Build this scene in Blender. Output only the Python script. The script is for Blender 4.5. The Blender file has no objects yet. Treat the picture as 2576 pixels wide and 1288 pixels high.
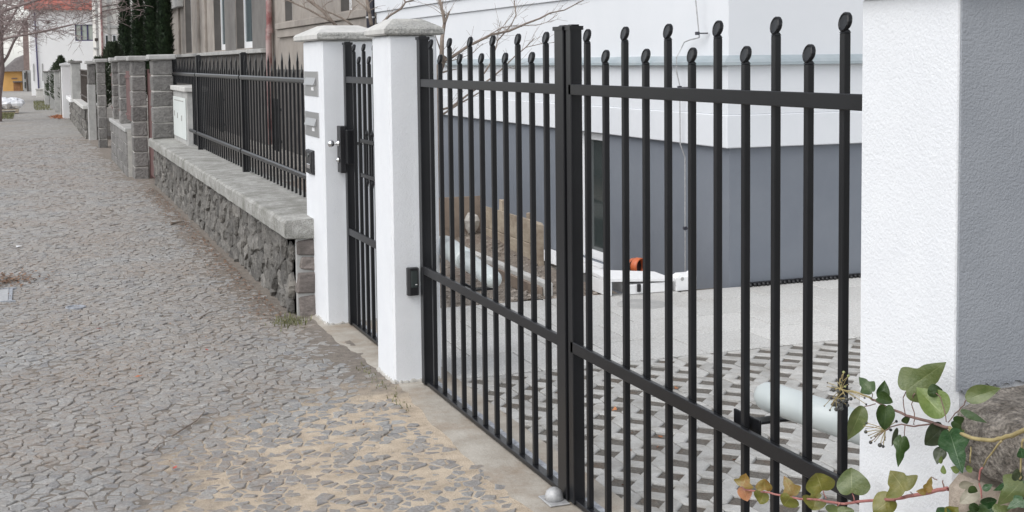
import bpy, bmesh, math, random
from mathutils import Vector, Matrix, noise
random.seed(7)
SC = bpy.context.scene
COL = SC.collection
R = math.radians

CAM_R = [[0.935247,-0.034647,0.352297],[-0.353817,-0.059796,0.933401],[-0.011273,-0.997609,-0.068183]]
IVY_UP = [(1.5895,2.0321,0.9926,0.069,-0.032,0.0583,-0.0179,0.0193,0.0317,'A',1),(1.6042,1.9373,0.9643,-0.0272,0.0477,0.049,-0.0242,0.0027,-0.016,'B',2),(1.5805,1.9575,1.0085,0.0344,-0.0086,0.0016,-0.0002,0.0017,0.0127,'B',0),(1.5894,2.1406,0.9647,-0.0064,0.0375,0.0238,-0.0128,0.0053,-0.0118,'A',0),(1.6135,2.1328,0.944,0.0083,0.0089,0.0407,-0.01,0.0093,0.0,'B',0),(1.586,2.1174,0.9574,0.0283,-0.0146,-0.0077,0.005,0.0039,0.0109,'C',0),(1.6009,2.1856,0.9218,-0.0292,0.0086,-0.076,0.0142,-0.0098,-0.0066,'B',1),(1.5826,2.0867,0.9473,-0.0019,-0.0006,-0.049,0.0152,-0.0102,-0.0005,'C',0),(1.5921,2.0466,0.8952,-0.0255,-0.0189,-0.053,0.0145,-0.0074,-0.0043,'A',0),(1.5989,2.0471,0.9361,0.0078,0.0011,-0.0174,0.0086,-0.0026,0.0037,'B',0),(1.6086,2.083,0.9025,-0.0073,0.0115,-0.0454,0.0033,-0.0035,-0.0014,'B',3),(1.612,1.9524,0.9379,-0.0305,0.013,-0.0339,0.0134,-0.0078,-0.0151,'C',3),(1.6152,1.9578,0.8982,-0.0195,-0.0105,-0.0277,0.0074,-0.0107,-0.0011,'B',3),(1.5487,1.8558,0.9638,0.0161,-0.0167,-0.0736,0.0213,-0.0163,0.0084,'A',4),(1.5651,1.8328,1.0272,0.0458,-0.0376,0.0256,-0.0024,0.0071,0.0146,'B',1),(1.5654,1.8466,1.0044,0.0295,-0.0355,-0.0174,0.0034,-0.0002,0.0062,'B',0),(1.5834,1.8862,0.9716,0.03,-0.0103,-0.0203,0.0081,-0.0002,0.012,'C',0),(1.5872,1.8746,0.9547,0.0307,-0.014,-0.0215,0.0052,0.0016,0.0064,'B',1),(1.5769,1.8812,0.9562,0.0,-0.0159,-0.0087,0.0051,-0.0015,0.0028,'B',2),(1.5786,1.7085,0.9156,-0.0288,0.0374,-0.0285,0.0026,-0.0062,-0.0107,'A',4),(1.5786,1.7057,0.9145,-0.0401,0.0073,-0.0418,0.0148,-0.0125,-0.0163,'A',1),(1.5529,1.6747,0.8954,-0.0257,0.0093,-0.0156,0.0011,-0.0098,-0.0077,'A',4),(1.5642,1.7878,0.8487,0.0344,-0.0018,0.0023,-0.0006,0.0017,0.0105,'C',4),(1.572,1.8121,0.8631,-0.026,0.0115,-0.0226,0.0026,-0.0105,-0.0084,'C',5),(1.5518,1.8325,0.8689,0.0291,-0.0069,0.0037,0.0004,0.0048,0.0061,'B',5),(1.5418,1.7951,0.8788,0.0153,-0.0076,-0.008,0.0026,-0.0025,0.0074,'B',0),(1.5687,1.7906,0.8735,0.013,-0.0113,0.0114,-0.0001,0.0045,0.0047,'B',4),(1.5792,1.838,0.8258,0.02,-0.0163,-0.006,0.0051,0.0035,0.0074,'B',0),(1.5324,1.6541,0.976,-0.008,-0.003,0.0176,-0.0068,0.0062,-0.002,'B',4),(1.5513,1.6857,0.9263,-0.0023,-0.0007,0.0206,-0.0071,0.0056,-0.0006,'C',3),(1.5744,1.909,0.8849,-0.0027,-0.004,0.017,-0.0038,0.0016,-0.0002,'B',2),(1.5847,1.9114,0.863,-0.0013,0.0026,0.0171,-0.003,0.0044,-0.0009,'B',2),(1.5859,1.8717,0.8815,-0.0126,0.0102,0.0051,-0.003,-0.0004,-0.0066,'B',2),(1.5708,1.8355,0.8944,0.0141,-0.0002,0.0037,-0.0014,0.0041,0.0057,'B',2),(1.5624,1.7537,0.8477,0.0295,-0.0123,0.0104,0.0006,0.0091,0.0091,'A',1),(1.5603,1.7687,0.8471,-0.0147,0.0063,-0.0147,0.0062,-0.0068,-0.0091,'A',0)]
IVY_LO = [(1.6045,2.6708,0.5974,0.0113,-0.0001,0.0315,-0.0149,0.0219,0.0054,'A',6),(1.6158,2.6834,0.5877,0.0037,-0.0097,-0.0313,0.0129,-0.0135,0.0057,'C',7),(1.6116,2.5827,0.6152,0.0056,0.0121,0.0227,-0.0204,0.0051,0.0023,'C',6),(1.6196,2.597,0.603,-0.0112,0.0044,-0.028,0.0099,-0.0161,-0.0065,'C',8),(1.6201,2.4751,0.6356,-0.0092,0.0239,0.0407,-0.0169,0.0105,-0.01,'A',6),(1.6091,2.4679,0.6362,-0.0119,0.0095,-0.0253,0.0168,-0.0112,-0.0121,'C',8),(1.5959,2.3212,0.6997,-0.0122,0.0079,0.0398,-0.0251,0.0176,-0.0112,'C',8),(1.6335,2.4019,0.6488,-0.0126,-0.0083,-0.0212,0.0202,-0.017,-0.0054,'C',8),(1.6187,2.3775,0.6595,0.0001,0.0029,0.0191,-0.0111,0.0057,-0.0008,'B',8),(1.6075,2.2301,0.7221,0.0057,0.0134,0.05,-0.0274,0.0217,-0.0026,'C',1),(1.607,2.2796,0.6758,-0.0062,-0.0066,-0.02,0.0274,-0.0135,-0.004,'C',1),(1.5961,2.0402,0.7874,-0.0133,0.0311,0.0347,-0.0244,0.0171,-0.0247,'A',8),(1.6074,1.9901,0.8019,0.0088,-0.0041,0.0306,-0.0054,0.0083,0.0026,'A',6),(1.6045,1.9872,0.8007,-0.0182,0.0046,0.0034,-0.0016,-0.0017,-0.0062,'B',6),(1.6229,2.1178,0.7422,-0.0398,0.0048,-0.0232,0.0074,-0.0164,-0.0161,'C',8)]
IVY_STEMS = [([(1.6,1.9206,0.9474),(1.6,1.9973,0.9434),(1.6,2.046,0.9395),(1.6,2.1045,0.9409),(1.6,2.152,0.9448)],0.0045,0.0035,'brown'),([(1.6,2.152,0.9448),(1.6,2.2208,0.9441),(1.6,2.2607,0.9397),(1.6,2.2638,0.9599),(1.6,2.2539,0.9771)],0.0034,0.0016,'yellow'),([(1.6,2.2607,0.9397),(1.6,2.3108,0.9338)],0.002,0.001,'yellow'),([(1.6,2.2506,0.9369),(1.6,2.2779,0.9144),(1.6,2.2984,0.895)],0.0024,0.001,'yellow'),([(1.6,2.2609,0.9536),(1.6,2.2353,0.9736)],0.0016,0.001,'yellow'),([(1.605,1.9266,0.9452),(1.605,1.968,0.9419),(1.605,2.025,0.9226),(1.605,2.0772,0.9111),(1.605,2.1156,0.8891)],0.003,0.0016,'brown'),([(1.605,2.1156,0.8891),(1.605,2.147,0.8662),(1.605,2.1643,0.8503)],0.001,0.0006,'brown'),([(1.605,2.1169,0.8871),(1.605,2.1179,0.8684),(1.605,2.1335,0.8531)],0.001,0.0006,'brown'),([(1.605,2.1157,0.8991),(1.605,2.1769,0.8758),(1.605,2.1809,0.8679)],0.001,0.0006,'brown'),([(1.605,2.1028,0.9059),(1.605,2.094,0.9207)],0.001,0.0006,'brown'),([(1.565,1.8766,0.9632),(1.565,1.8148,0.9608),(1.565,1.7593,0.9742),(1.565,1.7228,0.9905),(1.565,1.6823,1.0137),(1.565,1.6255,1.0487)],0.005,0.0065,'yellow'),([(1.55,1.6738,1.0019),(1.55,1.6769,0.9611),(1.55,1.6789,0.9285)],0.003,0.0022,'yellow'),([(1.56,1.7338,0.9799),(1.56,1.7561,0.9551),(1.56,1.7815,0.9205)],0.003,0.0018,'yellow'),([(1.57,1.8233,0.9409),(1.57,1.8258,0.9103)],0.002,0.002,'yellow'),([(1.598,2.043,0.9883),(1.598,2.0526,0.9673),(1.598,2.0435,0.9412)],0.0016,0.0014,'brown'),([(1.598,2.0184,0.9895),(1.598,2.0242,0.9664),(1.598,2.016,0.9443),(1.598,2.0174,0.9263)],0.0016,0.0014,'brown'),([(1.598,1.9767,1.002),(1.598,1.9442,1.0022),(1.598,1.9229,0.9594)],0.0016,0.0014,'brown'),([(1.598,1.8685,1.0133),(1.598,1.8921,0.9875),(1.598,1.9184,0.9606)],0.0016,0.0014,'brown'),([(1.598,2.1522,0.961),(1.598,2.1507,0.9479)],0.0016,0.0014,'brown'),([(1.598,2.1244,0.9677),(1.598,2.1123,0.9441)],0.0016,0.0014,'brown'),([(1.598,2.1789,0.923),(1.598,2.1386,0.9391)],0.0016,0.0014,'brown'),([(1.598,2.0456,0.9187),(1.598,2.0458,0.8991),(1.598,2.0527,0.8923)],0.0016,0.0014,'brown'),([(1.598,2.1057,0.9391),(1.598,2.0993,0.9424)],0.0016,0.0014,'brown'),([(1.565,1.8766,0.9632),(1.565,1.8737,0.9466)],0.002,0.0015,'yellow'),([(1.56,1.7815,0.9185),(1.56,1.7898,0.8949),(1.56,1.7818,0.8617)],0.003,0.002,'red')]
IVY_LO_STEMS = [([(1.615,1.9389,0.8203),(1.615,1.9492,0.8186),(1.615,2.0394,0.7761),(1.615,2.0895,0.7541),(1.615,2.1283,0.739),(1.615,2.0982,0.7491),(1.615,2.2214,0.7041),(1.615,2.2812,0.6809),(1.615,2.3565,0.6638),(1.615,2.4631,0.6338),(1.615,2.5659,0.6128),(1.615,2.6599,0.5894),(1.615,2.6947,0.5877)],0.0052,0.0022,'red'),([(1.615,1.9492,0.8186),(1.615,1.953,0.8333)],0.0022,0.0014,'brown'),([(1.612,2.3446,0.6901),(1.612,2.3292,0.6754)],0.0015,0.0015,'red'),([(1.612,2.2363,0.7195),(1.612,2.2279,0.7046)],0.0015,0.0015,'red'),([(1.612,2.2769,0.6827),(1.612,2.2916,0.6704)],0.0015,0.0015,'red'),([(1.612,2.3702,0.6613),(1.612,2.3689,0.6594)],0.0015,0.0015,'red'),([(1.612,2.091,0.7741),(1.612,2.073,0.7657),(1.612,2.0604,0.7673)],0.0012,0.0012,'brown'),([(1.612,2.0443,0.7823),(1.612,2.0331,0.7785)],0.0012,0.0012,'brown'),([(1.612,2.0007,0.8051),(1.612,1.9946,0.7998)],0.0012,0.0012,'brown'),([(1.612,1.9809,0.8314),(1.612,1.9644,0.8317)],0.0012,0.0012,'brown')]
BERRIES_A = [(1.596,2.2827,0.933,0.0046),(1.608,2.2922,0.8975,0.0055),(1.5985,2.2611,0.9047,0.0054),(1.6085,2.2899,0.8874,0.0047),(1.5921,2.2293,0.9256,0.0046),(1.5961,2.2208,0.929,0.0038),(1.6036,2.2424,0.9088,0.0038),(1.6092,2.3028,0.8947,0.0047),(1.5988,2.2586,0.8982,0.0046),(1.5934,2.2425,0.9186,0.0043),(1.5909,2.2563,0.9172,0.0043),(1.6007,2.2966,0.9114,0.0037),(1.5926,2.2906,0.8872,0.0023),(1.6074,2.333,0.8837,0.0016),(1.6081,2.287,0.9502,0.0019),(1.5924,2.2473,0.9611,0.0015),(1.5947,2.2276,0.9586,0.0015),(1.6074,2.3215,0.9386,0.0019),(1.6034,2.1781,0.9269,0.0023),(1.6074,2.2224,0.9291,0.0018),(1.5963,2.174,0.9423,0.0021),(1.5911,2.2337,0.9315,0.0034),(1.595,2.2637,0.9342,0.0031)]
BERRIES_L = [(1.6071,2.2624,0.9753,0.0031),(1.5945,2.2276,0.9767,0.003),(1.5963,2.2412,0.95,0.0024),(1.598,2.258,0.9493,0.0018)]
BERRIES_B = [(1.6031,2.1758,0.8883,0.0033),(1.6028,2.1779,0.8689,0.0038),(1.6151,2.1779,0.8452,0.0038),(1.5967,2.1225,0.8572,0.0045),(1.5931,2.1072,0.8594,0.0033),(1.6156,2.1127,0.8895,0.0033),(1.6141,2.0929,0.9125,0.003),(1.6167,2.1092,0.9153,0.0022),(1.6034,2.1158,0.8691,0.0018),(1.6158,2.1642,0.861,0.0015),(1.6153,2.1769,0.8549,0.0018),(1.5983,2.1843,0.8806,0.0015),(1.6109,2.1792,0.8599,0.0014),(1.6131,2.1617,0.8518,0.0014)]
SHRUB_A = [([(2.801,9.0,1.53),(2.84,9.05,1.572),(2.895,9.1,1.679)],0.035,0.03),([(2.848,9.0,1.643),(2.87,9.05,1.815),(2.907,9.1,1.931),(2.946,9.15,1.983),(2.978,9.2,2.021)],0.018,0.007),([(2.875,9.0,1.928),(2.884,9.05,1.986),(2.882,9.1,2.06),(2.884,9.15,2.105),(2.889,9.2,2.151)],0.012,0.008),([(2.879,9.0,1.985),(2.877,9.05,2.036),(2.876,9.1,2.117)],0.008,0.005),([(2.833,9.0,1.636),(2.947,9.05,1.678),(3.087,9.1,1.757),(3.292,9.15,1.844),(3.46,9.2,1.874),(3.616,9.25,1.931),(3.759,9.3,1.975),(3.862,9.35,2.018),(4.008,9.4,2.044),(4.2,9.45,2.128)],0.013,0.004),([(3.238,9.0,1.848),(3.342,9.05,1.893),(3.463,9.1,1.912),(3.657,9.15,1.914),(3.775,9.2,1.941),(3.886,9.25,2.003)],0.004,0.002),([(3.18,9.0,1.553),(3.253,9.05,1.631),(3.312,9.1,1.741),(3.346,9.15,1.8),(3.429,9.2,1.867),(3.496,9.25,1.92),(3.556,9.3,2.001),(3.56,9.35,2.119)],0.006,0.004),([(2.805,9.0,1.279),(2.942,9.05,1.31),(3.082,9.1,1.393),(3.288,9.15,1.513),(3.401,9.2,1.585),(3.517,9.25,1.674),(3.634,9.3,1.748),(3.728,9.35,1.821)],0.009,0.003),([(2.849,9.0,1.253),(2.988,9.05,1.324),(3.12,9.1,1.378),(3.279,9.15,1.455)],0.008,0.004),([(3.517,9.0,1.745),(3.656,9.05,1.771),(3.789,9.1,1.782)],0.003,0.002),([(3.284,9.0,1.798),(3.314,9.05,1.871),(3.357,9.1,1.949)],0.003,0.002),([(3.091,9.0,1.705),(3.147,9.05,1.741),(3.211,9.1,1.778)],0.003,0.002),([(2.848,9.0,1.629),(3.016,9.05,1.67),(3.102,9.1,1.695)],0.004,0.002),([(3.327,9.0,1.572),(3.401,9.05,1.593),(3.467,9.1,1.585)],0.003,0.002),([(3.3,9.0,1.863),(3.381,9.05,1.936),(3.464,9.1,2.011)],0.003,0.002)]
SHRUB_B = [([(2.518,11.0,1.97),(2.472,11.05,2.033),(2.431,11.1,2.093),(2.306,11.15,2.198),(2.259,11.2,2.239)],0.014,0.009),([(2.505,11.0,1.993),(2.406,11.05,2.046),(2.301,11.1,2.112),(2.15,11.15,2.184),(2.101,11.2,2.212)],0.011,0.006),([(2.67,11.0,1.97),(2.603,11.05,2.026),(2.523,11.1,2.073),(2.462,11.15,2.101),(2.388,11.2,2.162),(2.36,11.25,2.203)],0.009,0.005),([(2.837,11.0,1.973),(2.832,11.05,2.085),(2.826,11.1,2.198),(2.833,11.15,2.24)],0.018,0.013),([(2.819,11.0,2.083),(2.779,11.05,2.144),(2.725,11.1,2.198)],0.008,0.005),([(2.911,11.0,1.973),(3.02,11.05,2.06),(3.138,11.1,2.121),(3.195,11.15,2.183),(3.286,11.2,2.206)],0.011,0.007),([(2.826,11.0,2.103),(2.913,11.05,2.138)],0.004,0.003),([(2.41,11.0,2.134),(2.455,11.05,2.168),(2.519,11.1,2.19)],0.004,0.003),([(2.625,11.0,2.031),(2.658,11.05,2.085),(2.738,11.1,2.159)],0.004,0.002),([(3.152,11.0,2.176),(3.146,11.05,2.218)],0.008,0.005),([(2.248,11.0,2.12),(2.246,11.05,2.161),(2.302,11.1,2.189)],0.003,0.002)]

# ---------------------------------------------------------------- camera
cam = bpy.data.cameras.new('camera')
cam.sensor_fit = 'HORIZONTAL'; cam.sensor_width = 36.0
cam.lens = 36.0 * 3200 / 2576
cam.shift_x = 0.0; cam.shift_y = -274.0 / 2576
cam.clip_start = 0.05; cam.clip_end = 600
camo = bpy.data.objects.new('camera', cam); COL.objects.link(camo)
right = Vector([r[0] for r in CAM_R]); down = Vector([r[1] for r in CAM_R]); fwd = Vector([r[2] for r in CAM_R])
camo.matrix_world = Matrix(((right.x, -down.x, -fwd.x, 0), (right.y, -down.y, -fwd.y, 0), (right.z, -down.z, -fwd.z, 1.65), (0, 0, 0, 1)))
SC.camera = camo

# ---------------------------------------------------------------- sky, sun, exposure (overcast)
SUN_DIR = Vector((-0.60, -0.29, 0.75)).normalized()      # towards the sun
SUN_EL = math.asin(SUN_DIR.z); SUN_AZ = math.atan2(SUN_DIR.x, SUN_DIR.y)
w = bpy.data.worlds.new('World'); SC.world = w; w.use_nodes = True
nt = w.node_tree; nt.nodes.clear()
sky = nt.nodes.new('ShaderNodeTexSky'); sky.sky_type = 'NISHITA'; sky.sun_disc = False
sky.sun_elevation = SUN_EL; sky.sun_rotation = SUN_AZ % (2 * math.pi)
sky.air_density = 1.0; sky.dust_density = 1.0; sky.ozone_density = 1.0
hs = nt.nodes.new('ShaderNodeHueSaturation'); hs.inputs['Saturation'].default_value = 0.22
bg = nt.nodes.new('ShaderNodeBackground'); bg.inputs['Strength'].default_value = 0.15
wo = nt.nodes.new('ShaderNodeOutputWorld')
nt.links.new(sky.outputs[0], hs.inputs['Color']); nt.links.new(hs.outputs[0], bg.inputs['Color']); nt.links.new(bg.outputs[0], wo.inputs['Surface'])
sl = bpy.data.lights.new('sun', 'SUN'); sl.energy = 0.9; sl.angle = R(50); sl.color = (1.0, 0.965, 0.92)
so = bpy.data.objects.new('sun', sl); COL.objects.link(so)
so.rotation_euler = SUN_DIR.to_track_quat('Z', 'Y').to_euler(); so.location = (-6, -3, 12)
SC.view_settings.view_transform = 'Standard'; SC.view_settings.look = 'None'
SC.view_settings.gamma = 1.0; SC.view_settings.use_curve_mapping = False
SC.view_settings.exposure = 0.71
SC.cycles.max_bounces = 6; SC.cycles.diffuse_bounces = 3; SC.cycles.glossy_bounces = 3
SC.cycles.transparent_max_bounces = 8; SC.cycles.use_denoising = True

# ---------------------------------------------------------------- materials
def nodes_of(m):
    m.use_nodes = True; t = m.node_tree; t.nodes.clear()
    o = t.nodes.new('ShaderNodeOutputMaterial'); b = t.nodes.new('ShaderNodeBsdfPrincipled')
    t.links.new(b.outputs[0], o.inputs['Surface']); return t, b
def rgb(c): return (c[0], c[1], c[2], 1)
def noise_node(t, vec, scale, detail=5, rough=.6, stretch=None):
    if stretch:
        mp = t.nodes.new('ShaderNodeMapping'); mp.inputs['Scale'].default_value = stretch; t.links.new(vec, mp.inputs['Vector']); vec = mp.outputs[0]
    n = t.nodes.new('ShaderNodeTexNoise'); n.inputs['Scale'].default_value = scale; n.inputs['Detail'].default_value = detail
    n.inputs['Roughness'].default_value = rough; t.links.new(vec, n.inputs['Vector']); return n.outputs['Fac']
def ramp(t, fac, stops):
    r = t.nodes.new('ShaderNodeValToRGB'); e = r.color_ramp.elements
    while len(e) < len(stops): e.new(0.5)
    for i, (p, c) in enumerate(stops): e[i].position = p; e[i].color = rgb(c)
    t.links.new(fac, r.inputs['Fac']); return r.outputs['Color']
def mixc(t, fac, a, b, mode='MIX'):
    m = t.nodes.new('ShaderNodeMix'); m.data_type = 'RGBA'; m.blend_type = mode
    for s, v in ((m.inputs[0], fac), (m.inputs[6], a), (m.inputs[7], b)):
        if hasattr(v, 'is_linked') or hasattr(v, 'links'): t.links.new(v, s)
        else: s.default_value = v if isinstance(v, (int, float)) else rgb(v)
    return m.outputs[2]
def mat(name, c1, c2=None, scale=6, lo=.35, hi=.65, rough=.8, metal=0, bump=0, bscale=120, bdetail=4, bdist=.01, stain=None, sscale=1.5, slo=.5, shi=.75, rand=0, spec=.5, bump2=None, stretch=None, coat=0, fine=0, fscale=300):
    m = bpy.data.materials.new(name); t, b = nodes_of(m)
    g = t.nodes.new('ShaderNodeNewGeometry'); pos = g.outputs['Position']
    c2 = c2 or c1
    col = ramp(t, noise_node(t, pos, scale, 6, .65, stretch), [(lo, c1), (hi, c2)])
    if stain:
        f = ramp(t, noise_node(t, pos, sscale, 6, .7), [(slo, (0, 0, 0)), (shi, (1, 1, 1))])
        col = mixc(t, f, col, stain)
    if fine:
        f = ramp(t, noise_node(t, pos, fscale, 2, .5), [(.3, (1 - fine,) * 3), (.7, (1 + fine,) * 3)])
        col = mixc(t, 1.0, col, f, 'MULTIPLY')
    if rand:
        oi = t.nodes.new('ShaderNodeObjectInfo'); ad = t.nodes.new('ShaderNodeMath'); ad.operation = 'ADD'
        t.links.new(oi.outputs['Random'], ad.inputs[0]); t.links.new(g.outputs['Random Per Island'], ad.inputs[1])
        fr = t.nodes.new('ShaderNodeMath'); fr.operation = 'FRACT'; t.links.new(ad.outputs[0], fr.inputs[0])
        f = ramp(t, fr.outputs[0], [(0, (1 - rand,) * 3), (1, (1 + rand,) * 3)])
        col = mixc(t, 1.0, col, f, 'MULTIPLY')
    t.links.new(col, b.inputs['Base Color'])
    b.inputs['Roughness'].default_value = rough; b.inputs['Metallic'].default_value = metal
    b.inputs['Specular IOR Level'].default_value = spec
    if coat: b.inputs['Coat Weight'].default_value = coat
    if bump:
        bn = t.nodes.new('ShaderNodeBump'); bn.inputs['Strength'].default_value = bump; bn.inputs['Distance'].default_value = bdist
        h = noise_node(t, pos, bscale, bdetail, .6)
        if bump2:
            h2 = noise_node(t, pos, bump2[0], 3, .6); mm = t.nodes.new('ShaderNodeMath'); mm.operation = 'MULTIPLY_ADD'
            t.links.new(h2, mm.inputs[0]); mm.inputs[1].default_value = bump2[1]; t.links.new(h, mm.inputs[2]); h = mm.outputs[0]
        t.links.new(h, bn.inputs['Height']); t.links.new(bn.outputs[0], b.inputs['Normal'])
    return m

M = {}
M['gate'] = mat('anthracite_powder_coat', (.0085, .0088, .0102), (.0125, .013, .015), 3, rough=.30, spec=.30, bump=.08, bscale=900, bdist=.002)
M['zinc'] = mat('galvanised_steel', (.36, .365, .37), (.52, .52, .52), 45, rough=.5, metal=.35, bump=.1, bscale=200, bdist=.002)
M['zinc_strip'] = mat('weathered_zinc_flat', (.22, .23, .26), (.45, .47, .50), 60, rough=.6, metal=.3, bump=.3, bscale=160, bdist=.003)
M['steel'] = mat('brushed_stainless', (.36, .36, .36), (.44, .44, .44), 60, rough=.42, metal=.75, stretch=(1, 1, 12))
M['chrome'] = mat('polished_knob', (.75, .75, .75), None, rough=.15, metal=1)
M['white'] = mat('white_roughcast', (.72, .735, .76), (.755, .77, .79), 5, rough=.9, bump=.40, bscale=170, bdetail=2, bdist=.005, spec=.2, bump2=(75, .6), stain=(.71, .725, .745), sscale=3)
M['grey_plaster'] = mat('grey_roughcast', (.285, .30, .325), (.315, .33, .355), 6, rough=.85, bump=.6, bscale=190, bdetail=2, bdist=.0045, spec=.25, bump2=(70, .7))
M['white_wall'] = mat('white_facade', (.68, .70, .725), (.715, .73, .755), 1.2, rough=.9, bump=.2, bscale=160, bdist=.004, spec=.2)
M['plinth'] = mat('grey_plinth_render', (.175, .192, .222), (.195, .212, .240), 2.0, rough=.85, bump=.25, bscale=180, bdist=.005, spec=.25)
M['flash'] = mat('zinc_flashing', (.36, .42, .45), (.46, .51, .53), 3, rough=.4, metal=.35, stretch=(1, 1, 1))
M['cap'] = mat('washed_concrete_cap', (.17, .17, .16), (.47, .465, .445), 85, .3, .7, rough=.95, bump=1.0, bscale=75, bdetail=6, bdist=.018, stain=(.62, .61, .57), sscale=5, slo=.45, shi=.7)
M['cap_smooth'] = mat('smooth_concrete_cap', (.47, .465, .445), (.58, .57, .545), 9, rough=.9, bump=.25, bscale=120, bdist=.004)
M['coping'] = mat('old_concrete_coping', (.26, .255, .235), (.44, .435, .415), 16, .3, .7, rough=.95, bump=.8, bscale=70, bdetail=7, bdist=.012, stain=(.17, .168, .145), sscale=3.2, slo=.44, shi=.70, fine=.28, fscale=130)
M['rubble'] = mat('rubble_stone', (.105, .100, .092), (.265, .252, .232), 16, .3, .7, rough=.92, bump=1.0, bscale=32, bdetail=8, bdist=.05, rand=.32, stain=(.31, .285, .25), sscale=3.5, slo=.55, shi=.8)
M['mortar'] = mat('wall_mortar', (.09, .087, .08), (.30, .285, .265), 7, rough=.98, bump=.8, bscale=45, bdist=.02)
M['mortar_light'] = mat('pale_mortar', (.40, .39, .36), (.50, .48, .45), 12, rough=.98, bump=.6, bscale=45, bdist=.012)
M['quoin'] = mat('quoin_stone', (.13, .115, .105), (.22, .19, .175), 14, rough=.9, bump=.7, bscale=45, bdist=.02, rand=.25)
M['block'] = mat('split_face_block', (.135, .13, .125), (.27, .26, .248), 18, .3, .7, rough=.95, bump=1.0, bscale=38, bdetail=7, bdist=.035, rand=.22)
M['block_light'] = mat('pale_block_face', (.44, .43, .41), (.55, .54, .52), 10, rough=.95, bump=.5, bscale=60, bdist=.01, rand=.08)
M['concrete'] = mat('grey_concrete', (.33, .33, .32), (.44, .435, .42), 7, rough=.95, bump=.4, bscale=60, bdist=.008, stain=(.25, .245, .23), sscale=2)
M['strip'] = mat('poured_concrete_strip', (.30, .265, .22), (.46, .43, .38), 5, .3, .7, rough=.95, bump=.45, bscale=55, bdetail=7, bdist=.008, stain=(.27, .21, .155), sscale=2.3, slo=.48, shi=.7, fine=.12, fscale=220)
M['slab'] = mat('washed_concrete_slab', (.49, .485, .465), (.60, .595, .575), 40, .3, .7, rough=.95, bump=.45, bscale=120, bdist=.006, rand=.07, fine=.22, fscale=100, stain=(.44, .425, .40), sscale=1.6, slo=.5, shi=.75)
M['paver'] = mat('grass_paver_concrete', (.385, .38, .365), (.49, .485, .465), 14, .3, .7, rough=.95, bump=.35, bscale=110, bdist=.005, rand=.16, stain=(.27, .25, .22), sscale=6, slo=.48, shi=.74, fine=.12, fscale=200)
M['old_cement'] = mat('old_brown_cement', (.13, .112, .095), (.34, .305, .265), 45, .3, .7, rough=.98, bump=1.0, bscale=90, bdetail=5, bdist=.02, stain=(.10, .085, .07), sscale=16, slo=.5, shi=.68, fine=.45, fscale=150)
M['old_stone'] = mat('old_beige_stone', (.27, .225, .18), (.38, .32, .265), 16, rough=.95, bump=.7, bscale=70, bdist=.01, rand=.12, stain=(.18, .15, .12), sscale=14)
M['gravel_fill'] = mat('dark_grit', (.10, .092, .080), (.26, .24, .212), 110, .3, .7, rough=1, bump=1, bscale=95, bdist=.02, stain=(.17, .12, .085), sscale=7)
M['gravel'] = mat('brown_gravel', (.20, .165, .135), (.36, .315, .27), 45, .3, .7, rough=1, bump=1, bscale=60, bdist=.03, stain=(.17, .12, .095), sscale=2)
M['pebble'] = mat('pebbles', (.22, .19, .16), (.36, .32, .28), 12, rough=.95, rand=.35)
M['board'] = mat('weathered_board', (.30, .245, .185), (.47, .405, .315), 6, .3, .7, rough=.9, bump=.5, bscale=30, bdist=.006, stain=(.20, .15, .115), sscale=4, slo=.5, shi=.75, rand=.12, stretch=(1, 1, 5))
M['board_dark'] = mat('stained_plywood', (.20, .155, .125), (.30, .24, .19), 5, .3, .7, rough=.9, bump=.4, bscale=30, bdist=.005, stain=(.13, .10, .085), sscale=6, slo=.55, shi=.75)
M['motor'] = mat('pale_enamel', (.55, .60, .60), (.60, .65, .645), 3, rough=.35, coat=.2)
M['black'] = mat('black_plastic', (.012, .012, .014), (.018, .018, .02), 8, rough=.4)
M['styro'] = mat('white_polystyrene', (.80, .80, .80), (.86, .86, .86), 20, rough=.8, bump=.2, bscale=200, bdist=.003)
M['orange'] = mat('orange_pvc', (.55, .13, .045), (.62, .16, .06), 6, rough=.4)
M['frame'] = mat('white_window_frame', (.78, .79, .80), (.82, .82, .83), 3, rough=.35)
M['glass'] = mat('dark_window_glass', (.035, .045, .045), (.06, .07, .068), .8, rough=.06, spec=.7)
M['glass_teal'] = mat('curtained_glass', (.035, .06, .075), (.10, .14, .15), 1.3, rough=.08, spec=.6, stretch=(3, 3, .4))
M['glass_pale'] = mat('pale_window_glass', (.42, .47, .42), (.52, .56, .50), .8, rough=.2)
M['beige'] = mat('weathered_beige_render', (.27, .240, .212), (.36, .325, .290), 2.2, .3, .7, rough=.95, bump=.3, bscale=25, bdist=.01, stain=(.175, .158, .145), sscale=.6, slo=.45, shi=.75)
M['beige_dark'] = mat('grimy_grey_render', (.12, .112, .105), (.175, .165, .155), 1.5, rough=.95, bump=.3, bscale=30, bdist=.01)
M['base_dark'] = mat('dark_dirty_base', (.06, .054, .050), (.11, .10, .092), 3, rough=.95, bump=.4, bscale=12, bdist=.03)
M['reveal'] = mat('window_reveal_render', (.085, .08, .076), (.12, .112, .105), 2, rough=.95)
M['red_pipe'] = mat('rusty_red_pipe', (.17, .045, .045), (.27, .12, .115), 10, rough=.7, stain=(.40, .30, .285), sscale=2.2, slo=.42, shi=.6)
M['dark_pipe'] = mat('dark_downpipe', (.035, .036, .048), (.05, .05, .062), 4, rough=.4)
M['roof_red'] = mat('red_roof_tile', (.36, .11, .085), (.50, .19, .15), 8, rough=.85, rand=.25)
M['cream'] = mat('cream_facade', (.66, .64, .60), (.72, .70, .66), 1, rough=.95)
M['far_white'] = mat('far_white_facade', (.82, .82, .82), (.86, .86, .86), 1, rough=.95)
M['far_orange'] = mat('orange_facade', (.62, .36, .12), (.70, .42, .16), 1, rough=.95)
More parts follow.
